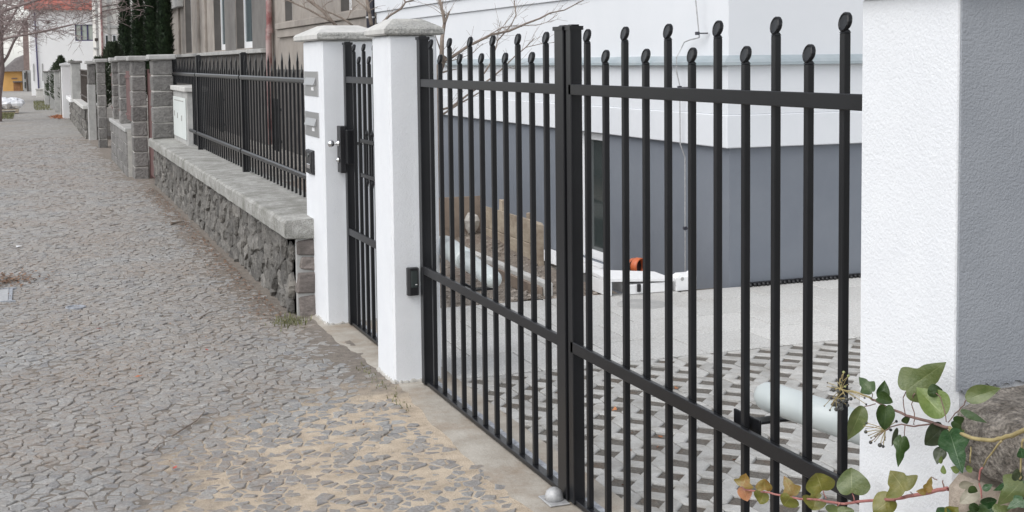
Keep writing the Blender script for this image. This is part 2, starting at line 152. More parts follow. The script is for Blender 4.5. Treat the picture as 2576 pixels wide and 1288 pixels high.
M['purple'] = mat('dark_purple_frame', (.05, .045, .11), (.07, .06, .14), 4, rough=.5)
M['brown_wall'] = mat('brown_brick_gable', (.20, .15, .13), (.28, .21, .19), 4, rough=.95)
M['roof_grey'] = mat('dark_roof', (.13, .12, .12), (.19, .175, .17), 6, rough=.9)
M['wood'] = mat('brown_wood', (.26, .13, .06), (.36, .19, .09), 6, rough=.8)
M['red_steel'] = mat('red_brown_painted_steel', (.105, .055, .052), (.15, .082, .076), 6, rough=.8)
M['bark'] = mat('bare_bark', (.16, .125, .10), (.27, .225, .19), 14, rough=.95, bump=.5, bscale=60, bdist=.01)
M['bark_grey'] = mat('grey_bark', (.24, .19, .18), (.33, .27, .26), 4, rough=.95)
M['thuja'] = mat('thuja_foliage', (.010, .024, .010), (.030, .055, .020), 5, .3, .7, rough=.75, rand=.45)
M['conifer'] = mat('grey_green_foliage', (.045, .065, .035), (.09, .115, .07), 6, rough=.8, rand=.4)
M['cabinet'] = mat('pale_cabinet_door', (.60, .64, .62), (.65, .68, .66), 3, rough=.5)
M['plastic_wrap'] = mat('white_plastic_wrap', (.62, .64, .68), (.80, .81, .84), 4, rough=.3)
M['leaf_dry'] = mat('dry_leaf', (.34, .10, .05), (.50, .23, .09), 30, rough=.7, rand=.3)
M['leaf_red'] = mat('red_leaf', (.36, .05, .035), (.42, .09, .06), 30, rough=.6)
M['litter'] = mat('leaf_litter', (.13, .075, .05), (.26, .16, .10), 20, rough=.95, rand=.4)
M['grass'] = mat('short_grass', (.10, .11, .045), (.19, .19, .085), 12, rough=.9, rand=.35)
M['earth'] = mat('ground_earth', (.20, .185, .165), (.30, .28, .255), 1.5, rough=.98, bump=.6, bscale=8, bdist=.05)
M['asphalt'] = mat('old_asphalt', (.09, .09, .09), (.14, .138, .135), 6, rough=.95, bump=.4, bscale=60, bdist=.01)
M['iron'] = mat('dark_wrought_iron', (.05, .04, .035), (.08, .065, .055), 6, rough=.7)
M['berry'] = mat('dark_berry', (.03, .032, .035), (.07, .07, .06), 60, rough=.45)
M['berry_green'] = mat('green_berry', (.22, .25, .09), (.30, .32, .13), 60, rough=.5)
M['stem_brown'] = mat('brown_stem', (.15, .085, .075), (.22, .14, .115), 60, rough=.7)
M['stem_yellow'] = mat('yellow_stem', (.27, .215, .095), (.38, .31, .15), 60, rough=.7, stain=(.22, .17, .08), sscale=40)
M['stem_red'] = mat('red_stem', (.30, .10, .095), (.42, .19, .165), 60, rough=.6)

def leaf_mat(name, c1, c2, vein):
    m = bpy.data.materials.new(name); t, b = nodes_of(m)
    g = t.nodes.new('ShaderNodeNewGeometry')
    col = ramp(t, noise_node(t, g.outputs['Position'], 55, 5, .6), [(.3, c1), (.7, c2)])
    a = t.nodes.new('ShaderNodeAttribute'); a.attribute_name = 'vein'
    col = mixc(t, a.outputs['Fac'], col, vein)
    t.links.new(col, b.inputs['Base Color']); b.inputs['Roughness'].default_value = .30
    b.inputs['Specular IOR Level'].default_value = .45
    b.inputs['Subsurface Weight'].default_value = .0
    bn = t.nodes.new('ShaderNodeBump'); bn.inputs['Strength'].default_value = .35; bn.inputs['Distance'].default_value = .004
    t.links.new(noise_node(t, g.outputs['Position'], 160, 3), bn.inputs['Height']); t.links.new(bn.outputs[0], b.inputs['Normal'])
    return m
LEAF = [leaf_mat('ivy_dark_green', (.022, .050, .012), (.050, .085, .022), (.09, .13, .05)),
        leaf_mat('ivy_green', (.075, .105, .030), (.125, .150, .055), (.20, .225, .10)),
        leaf_mat('ivy_light_green', (.120, .175, .045), (.175, .225, .07), (.28, .32, .13)),
        leaf_mat('ivy_blackish', (.022, .034, .016), (.045, .058, .026), (.07, .085, .05)),
        leaf_mat('ivy_veined_green', (.014, .052, .014), (.034, .085, .026), (.20, .27, .17)),
        leaf_mat('ivy_faded_grey', (.20, .185, .135), (.28, .255, .19), (.32, .29, .23)),
        leaf_mat('ivy_orange', (.22, .115, .025), (.17, .15, .035), (.30, .26, .09)),
        leaf_mat('ivy_pink', (.34, .14, .07), (.40, .19, .09), (.46, .30, .16)),
        leaf_mat('ivy_olive', (.105, .115, .018), (.165, .15, .03), (.26, .24, .09))]

def sett_material():
    m = bpy.data.materials.new('granite_setts'); t, b = nodes_of(m)
    g = t.nodes.new('ShaderNodeNewGeometry'); pos = g.outputs['Position']
    oi = t.nodes.new('ShaderNodeObjectInfo'); ad = t.nodes.new('ShaderNodeMath'); ad.operation = 'ADD'
    t.links.new(oi.outputs['Random'], ad.inputs[0]); t.links.new(g.outputs['Random Per Island'], ad.inputs[1])
    fr = t.nodes.new('ShaderNodeMath'); fr.operation = 'FRACT'; t.links.new(ad.outputs[0], fr.inputs[0])
    c = ramp(t, fr.outputs[0], [(0, (.225, .225, .228)), (.18, (.275, .271, .264)), (.42, (.315, .308, .296)), (.62, (.29, .275, .256)), (.82, (.365, .357, .343)), (1, (.255, .252, .25))])
    n = ramp(t, noise_node(t, pos, 70, 5, .65), [(.28, (.62,) * 3), (.72, (1.34,) * 3)])
    c = mixc(t, 1.0, c, n, 'MULTIPLY')
    d = ramp(t, noise_node(t, pos, 1.1, 6, .65), [(.35, (0, 0, 0)), (.62, (1, 1, 1))])
    d2 = ramp(t, noise_node(t, pos, 28, 4, .6), [(.4, (.15,) * 3), (.62, (1, 1, 1))])
    d = mixc(t, 1.0, d, d2, 'MULTIPLY')
    c = mixc(t, d, c, (.275, .222, .178))
    t.links.new(c, b.inputs['Base Color']); b.inputs['Roughness'].default_value = .50; b.inputs['Specular IOR Level'].default_value = .55
    bn = t.nodes.new('ShaderNodeBump'); bn.inputs['Strength'].default_value = .9; bn.inputs['Distance'].default_value = .009
    t.links.new(noise_node(t, pos, 75, 6, .65), bn.inputs['Height']); t.links.new(bn.outputs[0], b.inputs['Normal'])
    return m
M['sett'] = sett_material()

def bed_material():
    m = bpy.data.materials.new('sand_and_dirt_bed'); t, b = nodes_of(m)
    g = t.nodes.new('ShaderNodeNewGeometry'); pos = g.outputs['Position']
    a = t.nodes.new('ShaderNodeAttribute'); a.attribute_name = 'sand'
    dirt = ramp(t, noise_node(t, pos, 22, 6, .7), [(.3, (.14, .122, .104)), (.7, (.29, .252, .215))])
    sand = ramp(t, noise_node(t, pos, 9, 7, .75), [(.28, (.33, .265, .20)), (.5, (.53, .435, .33)), (.72, (.68, .58, .45))])
    mm = t.nodes.new('ShaderNodeMath'); mm.operation = 'ADD'
    t.links.new(a.outputs['Fac'], mm.inputs[0]); nn = noise_node(t, pos, 5, 6, .7)
    sb = t.nodes.new('ShaderNodeMath'); sb.operation = 'SUBTRACT'; t.links.new(nn, sb.inputs[0]); sb.inputs[1].default_value = .5
    t.links.new(sb.outputs[0], mm.inputs[1])
    f = ramp(t, mm.outputs[0], [(.22, (0, 0, 0)), (.60, (1, 1, 1))])
    c = mixc(t, f, dirt, sand)
    t.links.new(c, b.inputs['Base Color']); b.inputs['Roughness'].default_value = 1
    bn = t.nodes.new('ShaderNodeBump'); bn.inputs['Strength'].default_value = .8; bn.inputs['Distance'].default_value = .012
    t.links.new(noise_node(t, pos, 110, 5, .7), bn.inputs['Height']); t.links.new(bn.outputs[0], b.inputs['Normal'])
    return m
M['bed'] = bed_material()
def far_sett_material():
    m = bpy.data.materials.new('far_cobble_surface'); t, b = nodes_of(m)
    g = t.nodes.new('ShaderNodeNewGeometry'); pos = g.outputs['Position']
    v = t.nodes.new('ShaderNodeTexVoronoi'); v.inputs['Scale'].default_value = 11; t.links.new(pos, v.inputs['Vector'])
    sep = t.nodes.new('ShaderNodeSeparateColor'); t.links.new(v.outputs['Color'], sep.inputs[0])
    c = ramp(t, sep.outputs[0], [(0, (.235, .226, .213)), (.5, (.29, .278, .262)), (1, (.35, .337, .318))])
    d = ramp(t, noise_node(t, pos, .8, 6, .65), [(.45, (0, 0, 0)), (.7, (.7, .7, .7))])
    c = mixc(t, d, c, (.30, .265, .225))
    t.links.new(c, b.inputs['Base Color']); b.inputs['Roughness'].default_value = .8
    bn = t.nodes.new('ShaderNodeBump'); bn.inputs['Strength'].default_value = .8; bn.inputs['Distance'].default_value = .02; bn.invert = True
    t.links.new(v.outputs['Distance'], bn.inputs['Height']); t.links.new(bn.outputs[0], b.inputs['Normal'])
    return m
M['far_sett'] = far_sett_material()

# ---------------------------------------------------------------- mesh builder
class MB:
    def __init__(s): s.v = []; s.f = []
    def add(s, vs, fs):
        n = len(s.v); s.v += [tuple(v) for v in vs]; s.f += [tuple(i + n for i in f) for f in fs]; return s
    def box(s, x0, x1, y0, y1, z0, z1, b=0.0, jit=0.0):
        lo = (x0, y0, z0); hi = (x1, y1, z1)
        b = min(b, .45 * min(x1 - x0, y1 - y0, z1 - z0))
        if b <= 0:
            vs = [(a, c, d) for a in (x0, x1) for c in (y0, y1) for d in (z0, z1)]
            return s.add(vs, [(0, 1, 3, 2), (4, 6, 7, 5), (0, 4, 5, 1), (2, 3, 7, 6), (0, 2, 6, 4), (1, 5, 7, 3)])
        vs = []; idx = {}
        for cx in (0, 1):
            for cy in (0, 1):
                for cz in (0, 1):
                    cc = (cx, cy, cz)
                    jj = [random.uniform(-jit, jit) for _ in range(3)]
                    for a in range(3):
                        p = []
                        for k in range(3):
                            e = hi[k] if cc[k] else lo[k]
                            if k != a: e += -b if cc[k] else b
                            p.append(e + jj[k] + (random.uniform(-jit, jit) * .5 if jit else 0))
                        idx[(cc, a)] = len(vs); vs.append(p)
        fs = []
        for a in range(3):
            o = [k for k in range(3) if k != a]
            for sg in (0, 1):
                q = []
                for (u, w_) in ((0, 0), (1, 0), (1, 1), (0, 1)):
                    cc = [0, 0, 0]; cc[a] = sg; cc[o[0]] = u; cc[o[1]] = w_; q.append(idx[(tuple(cc), a)])
                fs.append(q)
        for a in range(3):
            for b_ in range(a + 1, 3):
                k = 3 - a - b_
                for sa in (0, 1):
                    for sb in (0, 1):
                        c0 = [0, 0, 0]; c0[a] = sa; c0[b_] = sb; c1 = list(c0); c1[k] = 1
                        c0 = tuple(c0); c1 = tuple(c1)
                        fs.append((idx[(c0, a)], idx[(c1, a)], idx[(c1, b_)], idx[(c0, b_)]))
        for cx in (0, 1):
            for cy in (0, 1):
                for cz in (0, 1): fs.append(tuple(idx[((cx, cy, cz), a)] for a in range(3)))
        return s.add(vs, fs)
    def prism(s, poly, z0, z1, bev=0.0, mapf=None):
        n = len(poly); mp = mapf or (lambda x, y, z: (x, y, z))
        rings = [(poly, z0)]
        if bev: rings += [(poly, z1 - bev), (inset(poly, bev), z1)]
        else: rings += [(poly, z1)]
        vs = []; fs = []
        for pl, z in rings: vs += [mp(p[0], p[1], z) for p in pl]
        for k in range(len(rings) - 1):
            for i in range(n): j = (i + 1) % n; fs.append((k * n + i, k * n + j, (k + 1) * n + j, (k + 1) * n + i))
        fs.append(tuple(range(n))[::-1]); m_ = (len(rings) - 1) * n; fs.append(tuple(range(m_, m_ + n)))
        return s.add(vs, fs)
    def tube(s, pts, r0, r1=None, n=6, cap=True):
        r1 = r0 if r1 is None else r1; pts = [Vector(p) for p in pts]; m = len(pts); vs = []; fs = []
        for i, p in enumerate(pts):
            d = (pts[min(i + 1, m - 1)] - pts[max(i - 1, 0)]).normalized()
            a = d.cross(Vector((0, 0, 1)));
            if a.length < .05: a = d.cross(Vector((1, 0, 0)))
            a.normalize(); b = d.cross(a); r = r0 + (r1 - r0) * i / max(1, m - 1)
            for k in range(n):
                t = 2 * math.pi * k / n; vs.append(p + a * (r * math.cos(t)) + b * (r * math.sin(t)))
        for i in range(m - 1):
            for k in range(n): q = (k + 1) % n; fs.append((i * n + k, i * n + q, (i + 1) * n + q, (i + 1) * n + k))
        if cap: fs.append(tuple(range(n))[::-1]); fs.append(tuple(range((m - 1) * n, m * n)))
        return s.add(vs, fs)
    def lathe(s, prof, center, axis=Vector((0, 0, 1)), n=16):
        axis = Vector(axis).normalized(); a = axis.orthogonal().normalized(); b = axis.cross(a); c = Vector(center); vs = []; fs = []
        for (r, h) in prof:
            for k in range(n):
                t = 2 * math.pi * k / n; vs.append(c + axis * h + a * (r * math.cos(t)) + b * (r * math.sin(t)))
        for i in range(len(prof) - 1):
            for k in range(n): q = (k + 1) % n; fs.append((i * n + k, i * n + q, (i + 1) * n + q, (i + 1) * n + k))
        fs.append(tuple(range(n))[::-1]); fs.append(tuple(range((len(prof) - 1) * n, len(prof) * n)))
        return s.add(vs, fs)
    def ball(s, c, r, n=8, m=6, sq=(1, 1, 1), jit=0):
        vs = [(c[0], c[1], c[2] - r * sq[2])]; fs = []
        for i in range(1, m):
            a = math.pi * i / m
            for k in range(n):
                t = 2 * math.pi * k / n; q = r * (1 + random.uniform(-jit, jit))
                vs.append((c[0] + q * sq[0] * math.sin(a) * math.cos(t), c[1] + q * sq[1] * math.sin(a) * math.sin(t), c[2] - q * sq[2] * math.cos(a)))
        vs.append((c[0], c[1], c[2] + r * sq[2])); L = len(vs) - 1
        for k in range(n): q = (k + 1) % n; fs.append((0, 1 + q, 1 + k)); fs.append((L, L - n + k, L - n + q))
        for i in range(m - 2):
            for k in range(n): q = (k + 1) % n; fs.append((1 + i * n + k, 1 + i * n + q, 1 + (i + 1) * n + q, 1 + (i + 1) * n + k))
        return s.add(vs, fs)
    def mesh(s, name, off=(0, 0, 0), smooth=False):
        me = bpy.data.meshes.new(name)
        me.from_pydata([(v[0] - off[0], v[1] - off[1], v[2] - off[2]) for v in s.v], [], s.f)
        bm = bmesh.new(); bm.from_mesh(me); bmesh.ops.recalc_face_normals(bm, faces=bm.faces); bm.to_mesh(me); bm.free()
        if smooth: me.polygons.foreach_set('use_smooth', [True] * len(me.polygons))
        return me

def area(p): return .5 * sum(p[i][0] * p[(i + 1) % len(p)][1] - p[(i + 1) % len(p)][0] * p[i][1] for i in range(len(p)))
def inset(p, d):
    n = len(p); o = []; sg = 1 if area(p) > 0 else -1
    for i in range(n):
        a, b, c = p[i - 1], p[i], p[(i + 1) % n]
        e1 = (b[0] - a[0], b[1] - a[1]); e2 = (c[0] - b[0], c[1] - b[1])
        l1 = math.hypot(*e1) or 1e-9; l2 = math.hypot(*e2) or 1e-9
        n1 = (-e1[1] / l1 * sg, e1[0] / l1 * sg); n2 = (-e2[1] / l2 * sg, e2[0] / l2 * sg)
        k = 1 + n1[0] * n2[0] + n1[1] * n2[1]; k = max(k, .5)
        o.append((b[0] + (n1[0] + n2[0]) / k * d, b[1] + (n1[1] + n2[1]) / k * d))
    return o
def clip(p, nx, ny, c):           # keep nx*x+ny*y <= c
    o = []; n = len(p)
    for i in range(n):
        a = p[i]; b = p[(i + 1) % n]; da = nx * a[0] + ny * a[1] - c; db = nx * b[0] + ny * b[1] - c
        if da <= 0: o.append(a)
        if (da < 0 < db) or (db < 0 < da):
            t = da / (da - db); o.append((a[0] + (b[0] - a[0]) * t, a[1] + (b[1] - a[1]) * t))
    return o
def cell(seed, others, ext):
    x, y = seed; p = [(x - ext[0], y - ext[1]), (x + ext[0], y - ext[1]), (x + ext[0], y + ext[1]), (x - ext[0], y + ext[1])]
    for (a, b) in others:
        nx, ny = a - x, b - y
        p = clip(p, nx, ny, (nx * (a + x) + ny * (b + y)) / 2)
        if len(p) < 3: return []
    return p
def clean(p, eps):
    o = []
    for q in p:
        if not o or math.hypot(q[0] - o[-1][0], q[1] - o[-1][1]) > eps: o.append(q)
    while len(o) > 2 and math.hypot(o[0][0] - o[-1][0], o[0][1] - o[-1][1]) < eps: o.pop()
    return o

def link(name, me, m, parent=None, loc=None):
    o = bpy.data.objects.new(name, me); COL.objects.link(o)
    if me is not None and m is not None and not me.materials: me.materials.append(M[m] if isinstance(m, str) else m)
    if parent is not None: o.parent = parent
    if loc is not None: o.location = loc
    return o
def root_of(o):
    while o.parent: o = o.parent
    return o
def tag(o, label=None, cat=None, group=None, kind=None):
    if label: o['label'] = label
    if cat: o['category'] = cat
    if group: o['group'] = group
    if kind: o['kind'] = kind
    return o
def thing(name, label, cat, loc=(0, 0, 0), group=None):
    o = bpy.data.objects.new(name, None); COL.objects.link(o); o.location = loc; o.empty_display_size = .1
    return tag(o, label, cat, group)
def part(name, mb, m, parent, smooth=False, label=None, kind=None):
    o = link(name, mb.mesh(name, root_of(parent).location, smooth), m, parent)
    return tag(o, label, None, None, kind)
def solo(name, mb, m, label, cat, group=None, smooth=False, kind=None):
    c = mb.v[0]; xs = [v[0] for v in mb.v]; ys = [v[1] for v in mb.v]; zs = [v[2] for v in mb.v]
    loc = ((min(xs) + max(xs)) / 2, (min(ys) + max(ys)) / 2, min(zs))
    o = link(name, mb.mesh(name, loc, smooth), m, None, loc); return tag(o, label, cat, group, kind)
def struct(name, mb, m, smooth=False):
    return tag(link(name, mb.mesh(name, (0, 0, 0), smooth), m), kind='structure')
def B(*a, **k): return MB().box(*a, **k)

# ================================================================ GROUND
g = MB()
def quad(mb, x0, x1, y0, y1, z): mb.add([(x0, y0, z), (x1, y0, z), (x1, y1, z), (x0, y1, z)], [(0, 1, 2, 3)])
quad(g, -250, 1.9, -60, 420, -.06); quad(g, 1.9, 250, -60, 1.0, -.06); quad(g, 1.9, 250, 18.5, 420, -.06); quad(g, 14, 250, 1.0, 18.5, -.06)
struct('ground', g, 'earth')
g = MB(); quad(g, -9.0, -2.55, -60, 160, -.035); struct('road', g, 'asphalt')
g = MB(); g.box(-2.55, -2.42, -20, 90, -.1, .045, .012); struct('kerb', g, 'concrete')

def sand_amt(x, y):
    # loose sand swept over the setts in front of the gate
    a = min(1, max(0, (x + .05 - .14 * (y - 4.2)) / 1.0)); b = min(1, max(0, (6.6 - y) / 1.2))
    return a * b
def xmax(y):
    if y < 8.05: return 1.64 + .03 * math.sin(y * 3.1)
    if y < 18.9: return 1.50
    if y < 23.5: return 1.31
    return 1.20
def bed_z(x, y):
    n = noise.noise(Vector((x * 9, y * 9, 0))) + .6 * noise.noise(Vector((x * 26, y * 26, 3)))
    big = noise.noise(Vector((x * 2.2, y * 2.2, 11))); dw = xmax(y) - x
    dirt = (1.5 * math.exp(-(dw / .26) ** 2) * (1 + .6 * noise.noise(Vector((x * 3, y * 1.7, 21)))) if y > 6.0 else 0) + max(0, big) * .9
    return -.0050 + .0028 * n + .0044 * min(2.0, dirt) + .0044 * sand_amt(x, y) * (1 + 1.1 * noise.noise(Vector((x * 4.5, y * 4.5, 7))))
bed = MB(); sand_vals = []
def grid(mb, x0, x1, y0, y1, st):
    nx = int((x1 - x0) / st); ny = int((y1 - y0) / st); n0 = len(mb.v)
    for j in range(ny + 1):
        for i in range(nx + 1):
            x = x0 + (x1 - x0) * i / nx; y = y0 + (y1 - y0) * j / ny
            mb.v.append((x, y, bed_z(x, y))); sand_vals.append(sand_amt(x, y))
    for j in range(ny):
        for i in range(nx): a = n0 + j * (nx + 1) + i; mb.f.append((a, a + 1, a + nx + 2, a + nx + 1))
grid(bed, -2.42, 1.72, 2.4, 8.4, .035); grid(bed, -2.42, 1.72, 8.4, 31, .15)
pav = struct('pavement', bed, 'bed')
at = pav.data.attributes.new('sand', 'FLOAT', 'POINT'); at.data.foreach_set('value', sand_vals)
g = MB(); quad(g, -2.42, 1.72, 31, 90, -.006); struct('far_pavement', g, 'far_sett')

# small stone setts, laid in shallow arcs
stones = []
def lay(y0, y1, px, py, jit, x0=-1.75):
    rows = {}
    def arc(x): return .16 * abs(math.sin(math.pi * (x + .35) / 1.25))
    nj0 = int(y0 / py) - 4; nj1 = int(y1 / py) + 2; ni0 = int(x0 / px) - 2; ni1 = int(1.75 / px) + 2
    S = {}
    for j in range(nj0, nj1 + 1):
        for i in range(ni0, ni1 + 1):
            x = (i + .5 * (j & 1)) * px + random.uniform(-jit, jit) * px; S[i, j] = (x, j * py + arc(x) + random.uniform(-jit, jit) * py)
    nb = [(a, b) for a in range(-2, 3) for b in range(-2, 3) if (a, b) != (0, 0) and abs(a) + abs(b) < 4]
    for (i, j), s in S.items():
        if not (x0 < s[0] < xmax(s[1]) - .012 and y0 <= s[1] < y1): continue
        p = cell(s, [S[i + a, j + b] for a, b in nb if (i + a, j + b) in S], (px * 1.1, py * 1.1))
        if len(p) < 3: continue
        sa = sand_amt(*s)
        if sa > .5 and random.random() < .06: continue
        p = inset(p, random.uniform(.0010, .0032) + .005 * sa * random.random()); p = clean(p, .01)
        if len(p) < 3 or abs(area(p)) < .0004: continue
        stones.append((s, p, sa))
lay(2.6, 13, .064, .047, .42, -1.6); lay(13, 31, .080, .062, .38, -1.4)
def stone_mb(mb, s, p, sa, rel=(0, 0, 0)):
    n = len(p); top = random.uniform(-.0035, .0035) * (1 + .35 * sa) + .0012 * sa; tx = random.uniform(-.09, .09); ty = random.uniform(-.11, .11)
    q = inset(p, .0035); vs = []
    if abs(area(q)) < .0004 or area(q) * area(p) < 0: q = [(s[0] + (a - s[0]) * .8, s[1] + (b - s[1]) * .8) for a, b in p]
    zt = lambda a, b, d: top + d + (a - s[0]) * tx + (b - s[1]) * ty
    for a, b in p: vs.append((a - rel[0], b - rel[1], -.03 - rel[2]))
    for a, b in p: vs.append((a - rel[0], b - rel[1], zt(a, b, -.0035) - rel[2]))
    for a, b in q: vs.append((a - rel[0], b - rel[1], zt(a, b, 0) - rel[2]))
    fs = [(k * n + i, k * n + (i + 1) % n, (k + 1) * n + (i + 1) % n, (k + 1) * n + i) for k in (0, 1) for i in range(n)]
    fs.append(tuple(range(2 * n, 3 * n))); mb.add(vs, fs)
# the 300 setts that show largest are objects of their own
stones.sort(key=lambda t: math.hypot(t[0][0] - .7, (t[0][1] - 4.9) * 1.0) if t[0][0] > -.25 and t[0][1] > 4.25 - .5 * (1.6 - t[0][0]) * 0 else 50 + t[0][1])
rest = MB()
for k, (s, p, sa) in enumerate(stones):
    if k < 300:
        mb = MB(); stone_mb(mb, s, p, sa, (s[0], s[1], 0))
        me = bpy.data.meshes.new('paving_stone'); me.from_pydata(mb.v, [], mb.f); link('paving_stone', me, 'sett', pav, (s[0], s[1], 0))
    else: stone_mb(rest, s, p, sa)
me = bpy.data.meshes.new('paving_stones'); me.from_pydata(rest.v, [], rest.f)
tag(link('paving_stones', me, 'sett', pav), kind='stuff')

# concrete threshold strip under the gates
st = MB(); ys = [2.0 + .12 * i for i in range(54)]; ys = [y for y in ys if y < 8.16] + [8.16]
vs = []
for y in ys:
    fx = 1.615 + .035 * math.sin(y * 2.3) + .02 * noise.noise(Vector((y * 5, 0, 0)))
    for k in range(7):
        x = fx + (2.02 - fx) * k / 6; z = .004 + .004 * noise.noise(Vector((x * 6, y * 6, 1))) - (.018 if k == 0 else 0)
        vs.append((x, y, z))
st.add(vs, [(j * 7 + i, j * 7 + i + 1, j * 7 + i + 8, j * 7 + i + 7) for j in range(len(ys) - 1) for i in range(6)])
struct('concrete_strip', st, 'strip', True)

# ================================================================ YARD
g = MB(); quad(g, 1.9, 14, 1.0, 18.5, -.62); struct('yard_subsoil', g, 'earth')
pg = MB(); n0 = 0
def sheet(mb, x0, x1, y0, y1, zf, st):
    nx = max(1, int((x1 - x0) / st)); ny = max(1, int((y1 - y0) / st)); n0 = len(mb.v)
    for j in range(ny + 1):
        for i in range(nx + 1):
            x = x0 + (x1 - x0) * i / nx; y = y0 + (y1 - y0) * j / ny; mb.v.append((x, y, zf(x, y)))
    for j in range(ny):
        for i in range(nx): a = n0 + j * (nx + 1) + i; mb.f.append((a, a + 1, a + nx + 2, a + nx + 1))
sheet(pg, 1.98, 6.6, 1.2, 6.22, lambda x, y: -.008 + .006 * noise.noise(Vector((x * 12, y * 12, 0))), .05)
drive = struct('driveway', pg, 'gravel_fill')
# grass pavers: chevron blocks, square openings turned 45 degrees
PW, PH, HD = .1075, .243, .063
chev = [(0, -PH / 2 + HD), (0, PH / 2 - HD), (HD, PH / 2), (PW, PH / 2), (PW, HD), (PW - HD, 0), (PW, -HD), (PW, -PH / 2), (HD, -PH / 2)][::-1]
shared = {}; places = []
for i in range(43):
    for j in range(17):
        mir = i & 1; x0 = 2.0 + i * PW; yc = 6.18 - j * PH - PH * .28
        pl = [((PW - a) if mir else a, b) for a, b in chev]
        if area(pl) < 0: pl = pl[::-1]
        if yc + PH / 2 < 6.19:
            if mir not in shared: shared[mir] = MB().prism(inset(pl, .0022), -.07, 0.0, .004).mesh('paver')
            me = shared[mir]
        else:
            q = clean(clip(pl, 0, 1, 6.185 - yc), .002)
            if len(q) < 3 or abs(area(q)) < .0005: continue
            me = MB().prism(inset(q, .0022), -.07, 0.0, .004).mesh('paver')
        places.append((x0, yc, me))
places.sort(key=lambda t: max(0, (t[0] - 2.0) - (t[1] - 3.55) * .95) * 10 + (6.2 - t[1]) * .1)
far_pv = MB()
for k, (x0, yc, me) in enumerate(places):
    z = random.uniform(-.003, .003)
    if k < 300:
        o = link('paver', me, 'paver', drive, (x0, yc, z))
        o.rotation_euler = (random.uniform(-.014, .014), random.uniform(-.014, .014), random.uniform(-.01, .01))
    else: far_pv.add([(v.co.x + x0, v.co.y + yc, v.co.z + z) for v in me.vertices], [tuple(p.vertices) for p in me.polygons])
tag(link('pavers', far_pv.mesh('pavers'), 'paver', drive), kind='stuff')
# concrete slabs between the pavers and the house
slabbed = MB(); quad(slabbed, 1.98, 9, 6.2, 7.93, -.02); quad(slabbed, 1.98, 4.60, 7.93, 8.06, -.02)
terr = struct('terrace', slabbed, 'gravel_fill')
ycuts = [6.2, 6.66, 7.13, 7.60, 8.06]
for j in range(4):
    sh = .25 * (j & 1)
    x = 2.0
    first = True
    while x < 8.6:
        x1 = x + (.25 if first and j & 1 else .5)
        y1 = ycuts[j + 1]
        if j == 3 and x1 > 4.6: y1 = 7.93
        o = link('slab', B(x + .004, x1 - .004, ycuts[j] + .004, y1 - .004, -.05, random.uniform(-.001, .0015), .003).mesh('slab'), 'slab', terr)
        x = x1; first = False
# gravel bed and foundation trench beside the house
gv = MB(); sheet(gv, 1.98, 3.80, 8.06, 17.6, lambda x, y: -.01 + .035 * noise.noise(Vector((x * 3, y * 3, 2))) + .012 * noise.noise(Vector((x * 14, y * 14, 5))) + (.16 * max(0, min(1, (x - 3.35) / .35)) * max(0, min(1, (y - 9.0) / 2.5))), .06)
gb = struct('gravel_bed', gv, 'gravel', True)
pb = MB()
for _ in range(1400):
    x = random.uniform(2.1, 3.74); y = 8.08 + random.random() ** 1.6 * 5; r = random.uniform(.006, .022)
    zz = -.01 + .035 * noise.noise(Vector((x * 3, y * 3, 2))) + .16 * max(0, min(1, (x - 3.35) / .35)) * max(0, min(1, (y - 9.0) / 2.5))
    pb.ball((x, y, zz + r * .2), r, 5, 4, (1, random.uniform(.6, 1), .6), .25)
tag(link('pebbles', pb.mesh('pebbles'), 'pebble', gb), kind='stuff')
g = MB(); sheet(g, 3.76, 4.68, 8.06, 17.6, lambda x, y: -.36 + .03 * noise.noise(Vector((x * 5, y * 5, 4))), .1); struct('trench_floor', g, 'gravel', True)
gp = MB(); gp.lathe([(.17, .0015), (.165, .006), (.0, .010)], (3.80, 7.62, 0), n=22)
tag(link('gravel_patch', gp.mesh('gravel_patch'), 'concrete', None), kind='structure')

# ================================================================ WHITE HOUSE (right)
hs_ = thing('white_house', 'white rendered house with grey plinth and zinc ledge behind the driveway', 'house', (4.664, 7.95, 0))
def facade(mb, x0, x1, y0, y1, z0, z1, ops):
    cuts = sorted({y0, y1, *[o[0] for o in ops], *[o[1] for o in ops]})
    for a, b in zip(cuts[:-1], cuts[1:]):
        mid = (a + b) / 2; zz = z0
        for o in sorted([o for o in ops if o[0] < mid < o[1]], key=lambda o: o[2]):
            if o[2] > zz: mb.box(x0, x1, a, b, zz, o[2])
            zz = o[3]
        if zz < z1: mb.box(x0, x1, a, b, zz, z1)
m = MB(); facade(m, 4.664, 5.2, 7.95, 17.65, -.6, 1.004, [(10.04, 10.72, -.15, .995)]); m.box(5.2, 12, 7.95, 17.65, -.6, 1.004)
part('plinth', m, 'plinth', hs_)
part('lower_band', B(4.612, 12, 7.898, 17.65, 1.006, 1.243, .006), 'white_wall', hs_)
part('middle_band', B(4.622, 12, 7.908, 17.65, 1.2435, 1.598, .003), 'white_wall', hs_)
part('wall', B(4.650, 12, 7.936, 17.65, 1.60, 2.195), 'white_wall', hs_)
part('storey_band', B(4.628, 12, 7.914, 17.65, 2.197, 2.345, .004), 'white_wall', hs_)
part('upper_wall', B(4.602, 12, 7.888, 17.65, 2.347, 6.4, .004), 'white_wall', hs_)
fl = MB(); a, b_, c0 = 4.575, 4.652, .0
pr = [(4.575, 1.600), (4.575, 1.618), (4.600, 1.640), (4.652, 1.668)]
vs = []
for (x, z) in pr:
    d = x - 4.664; vs += [(x, 17.66, z), (x, 7.95 + d, z), (12, 7.95 + d, z)]
vs += [(4.652, 17.66, 1.600), (4.652, 7.938, 1.600), (12, 7.938, 1.600)]
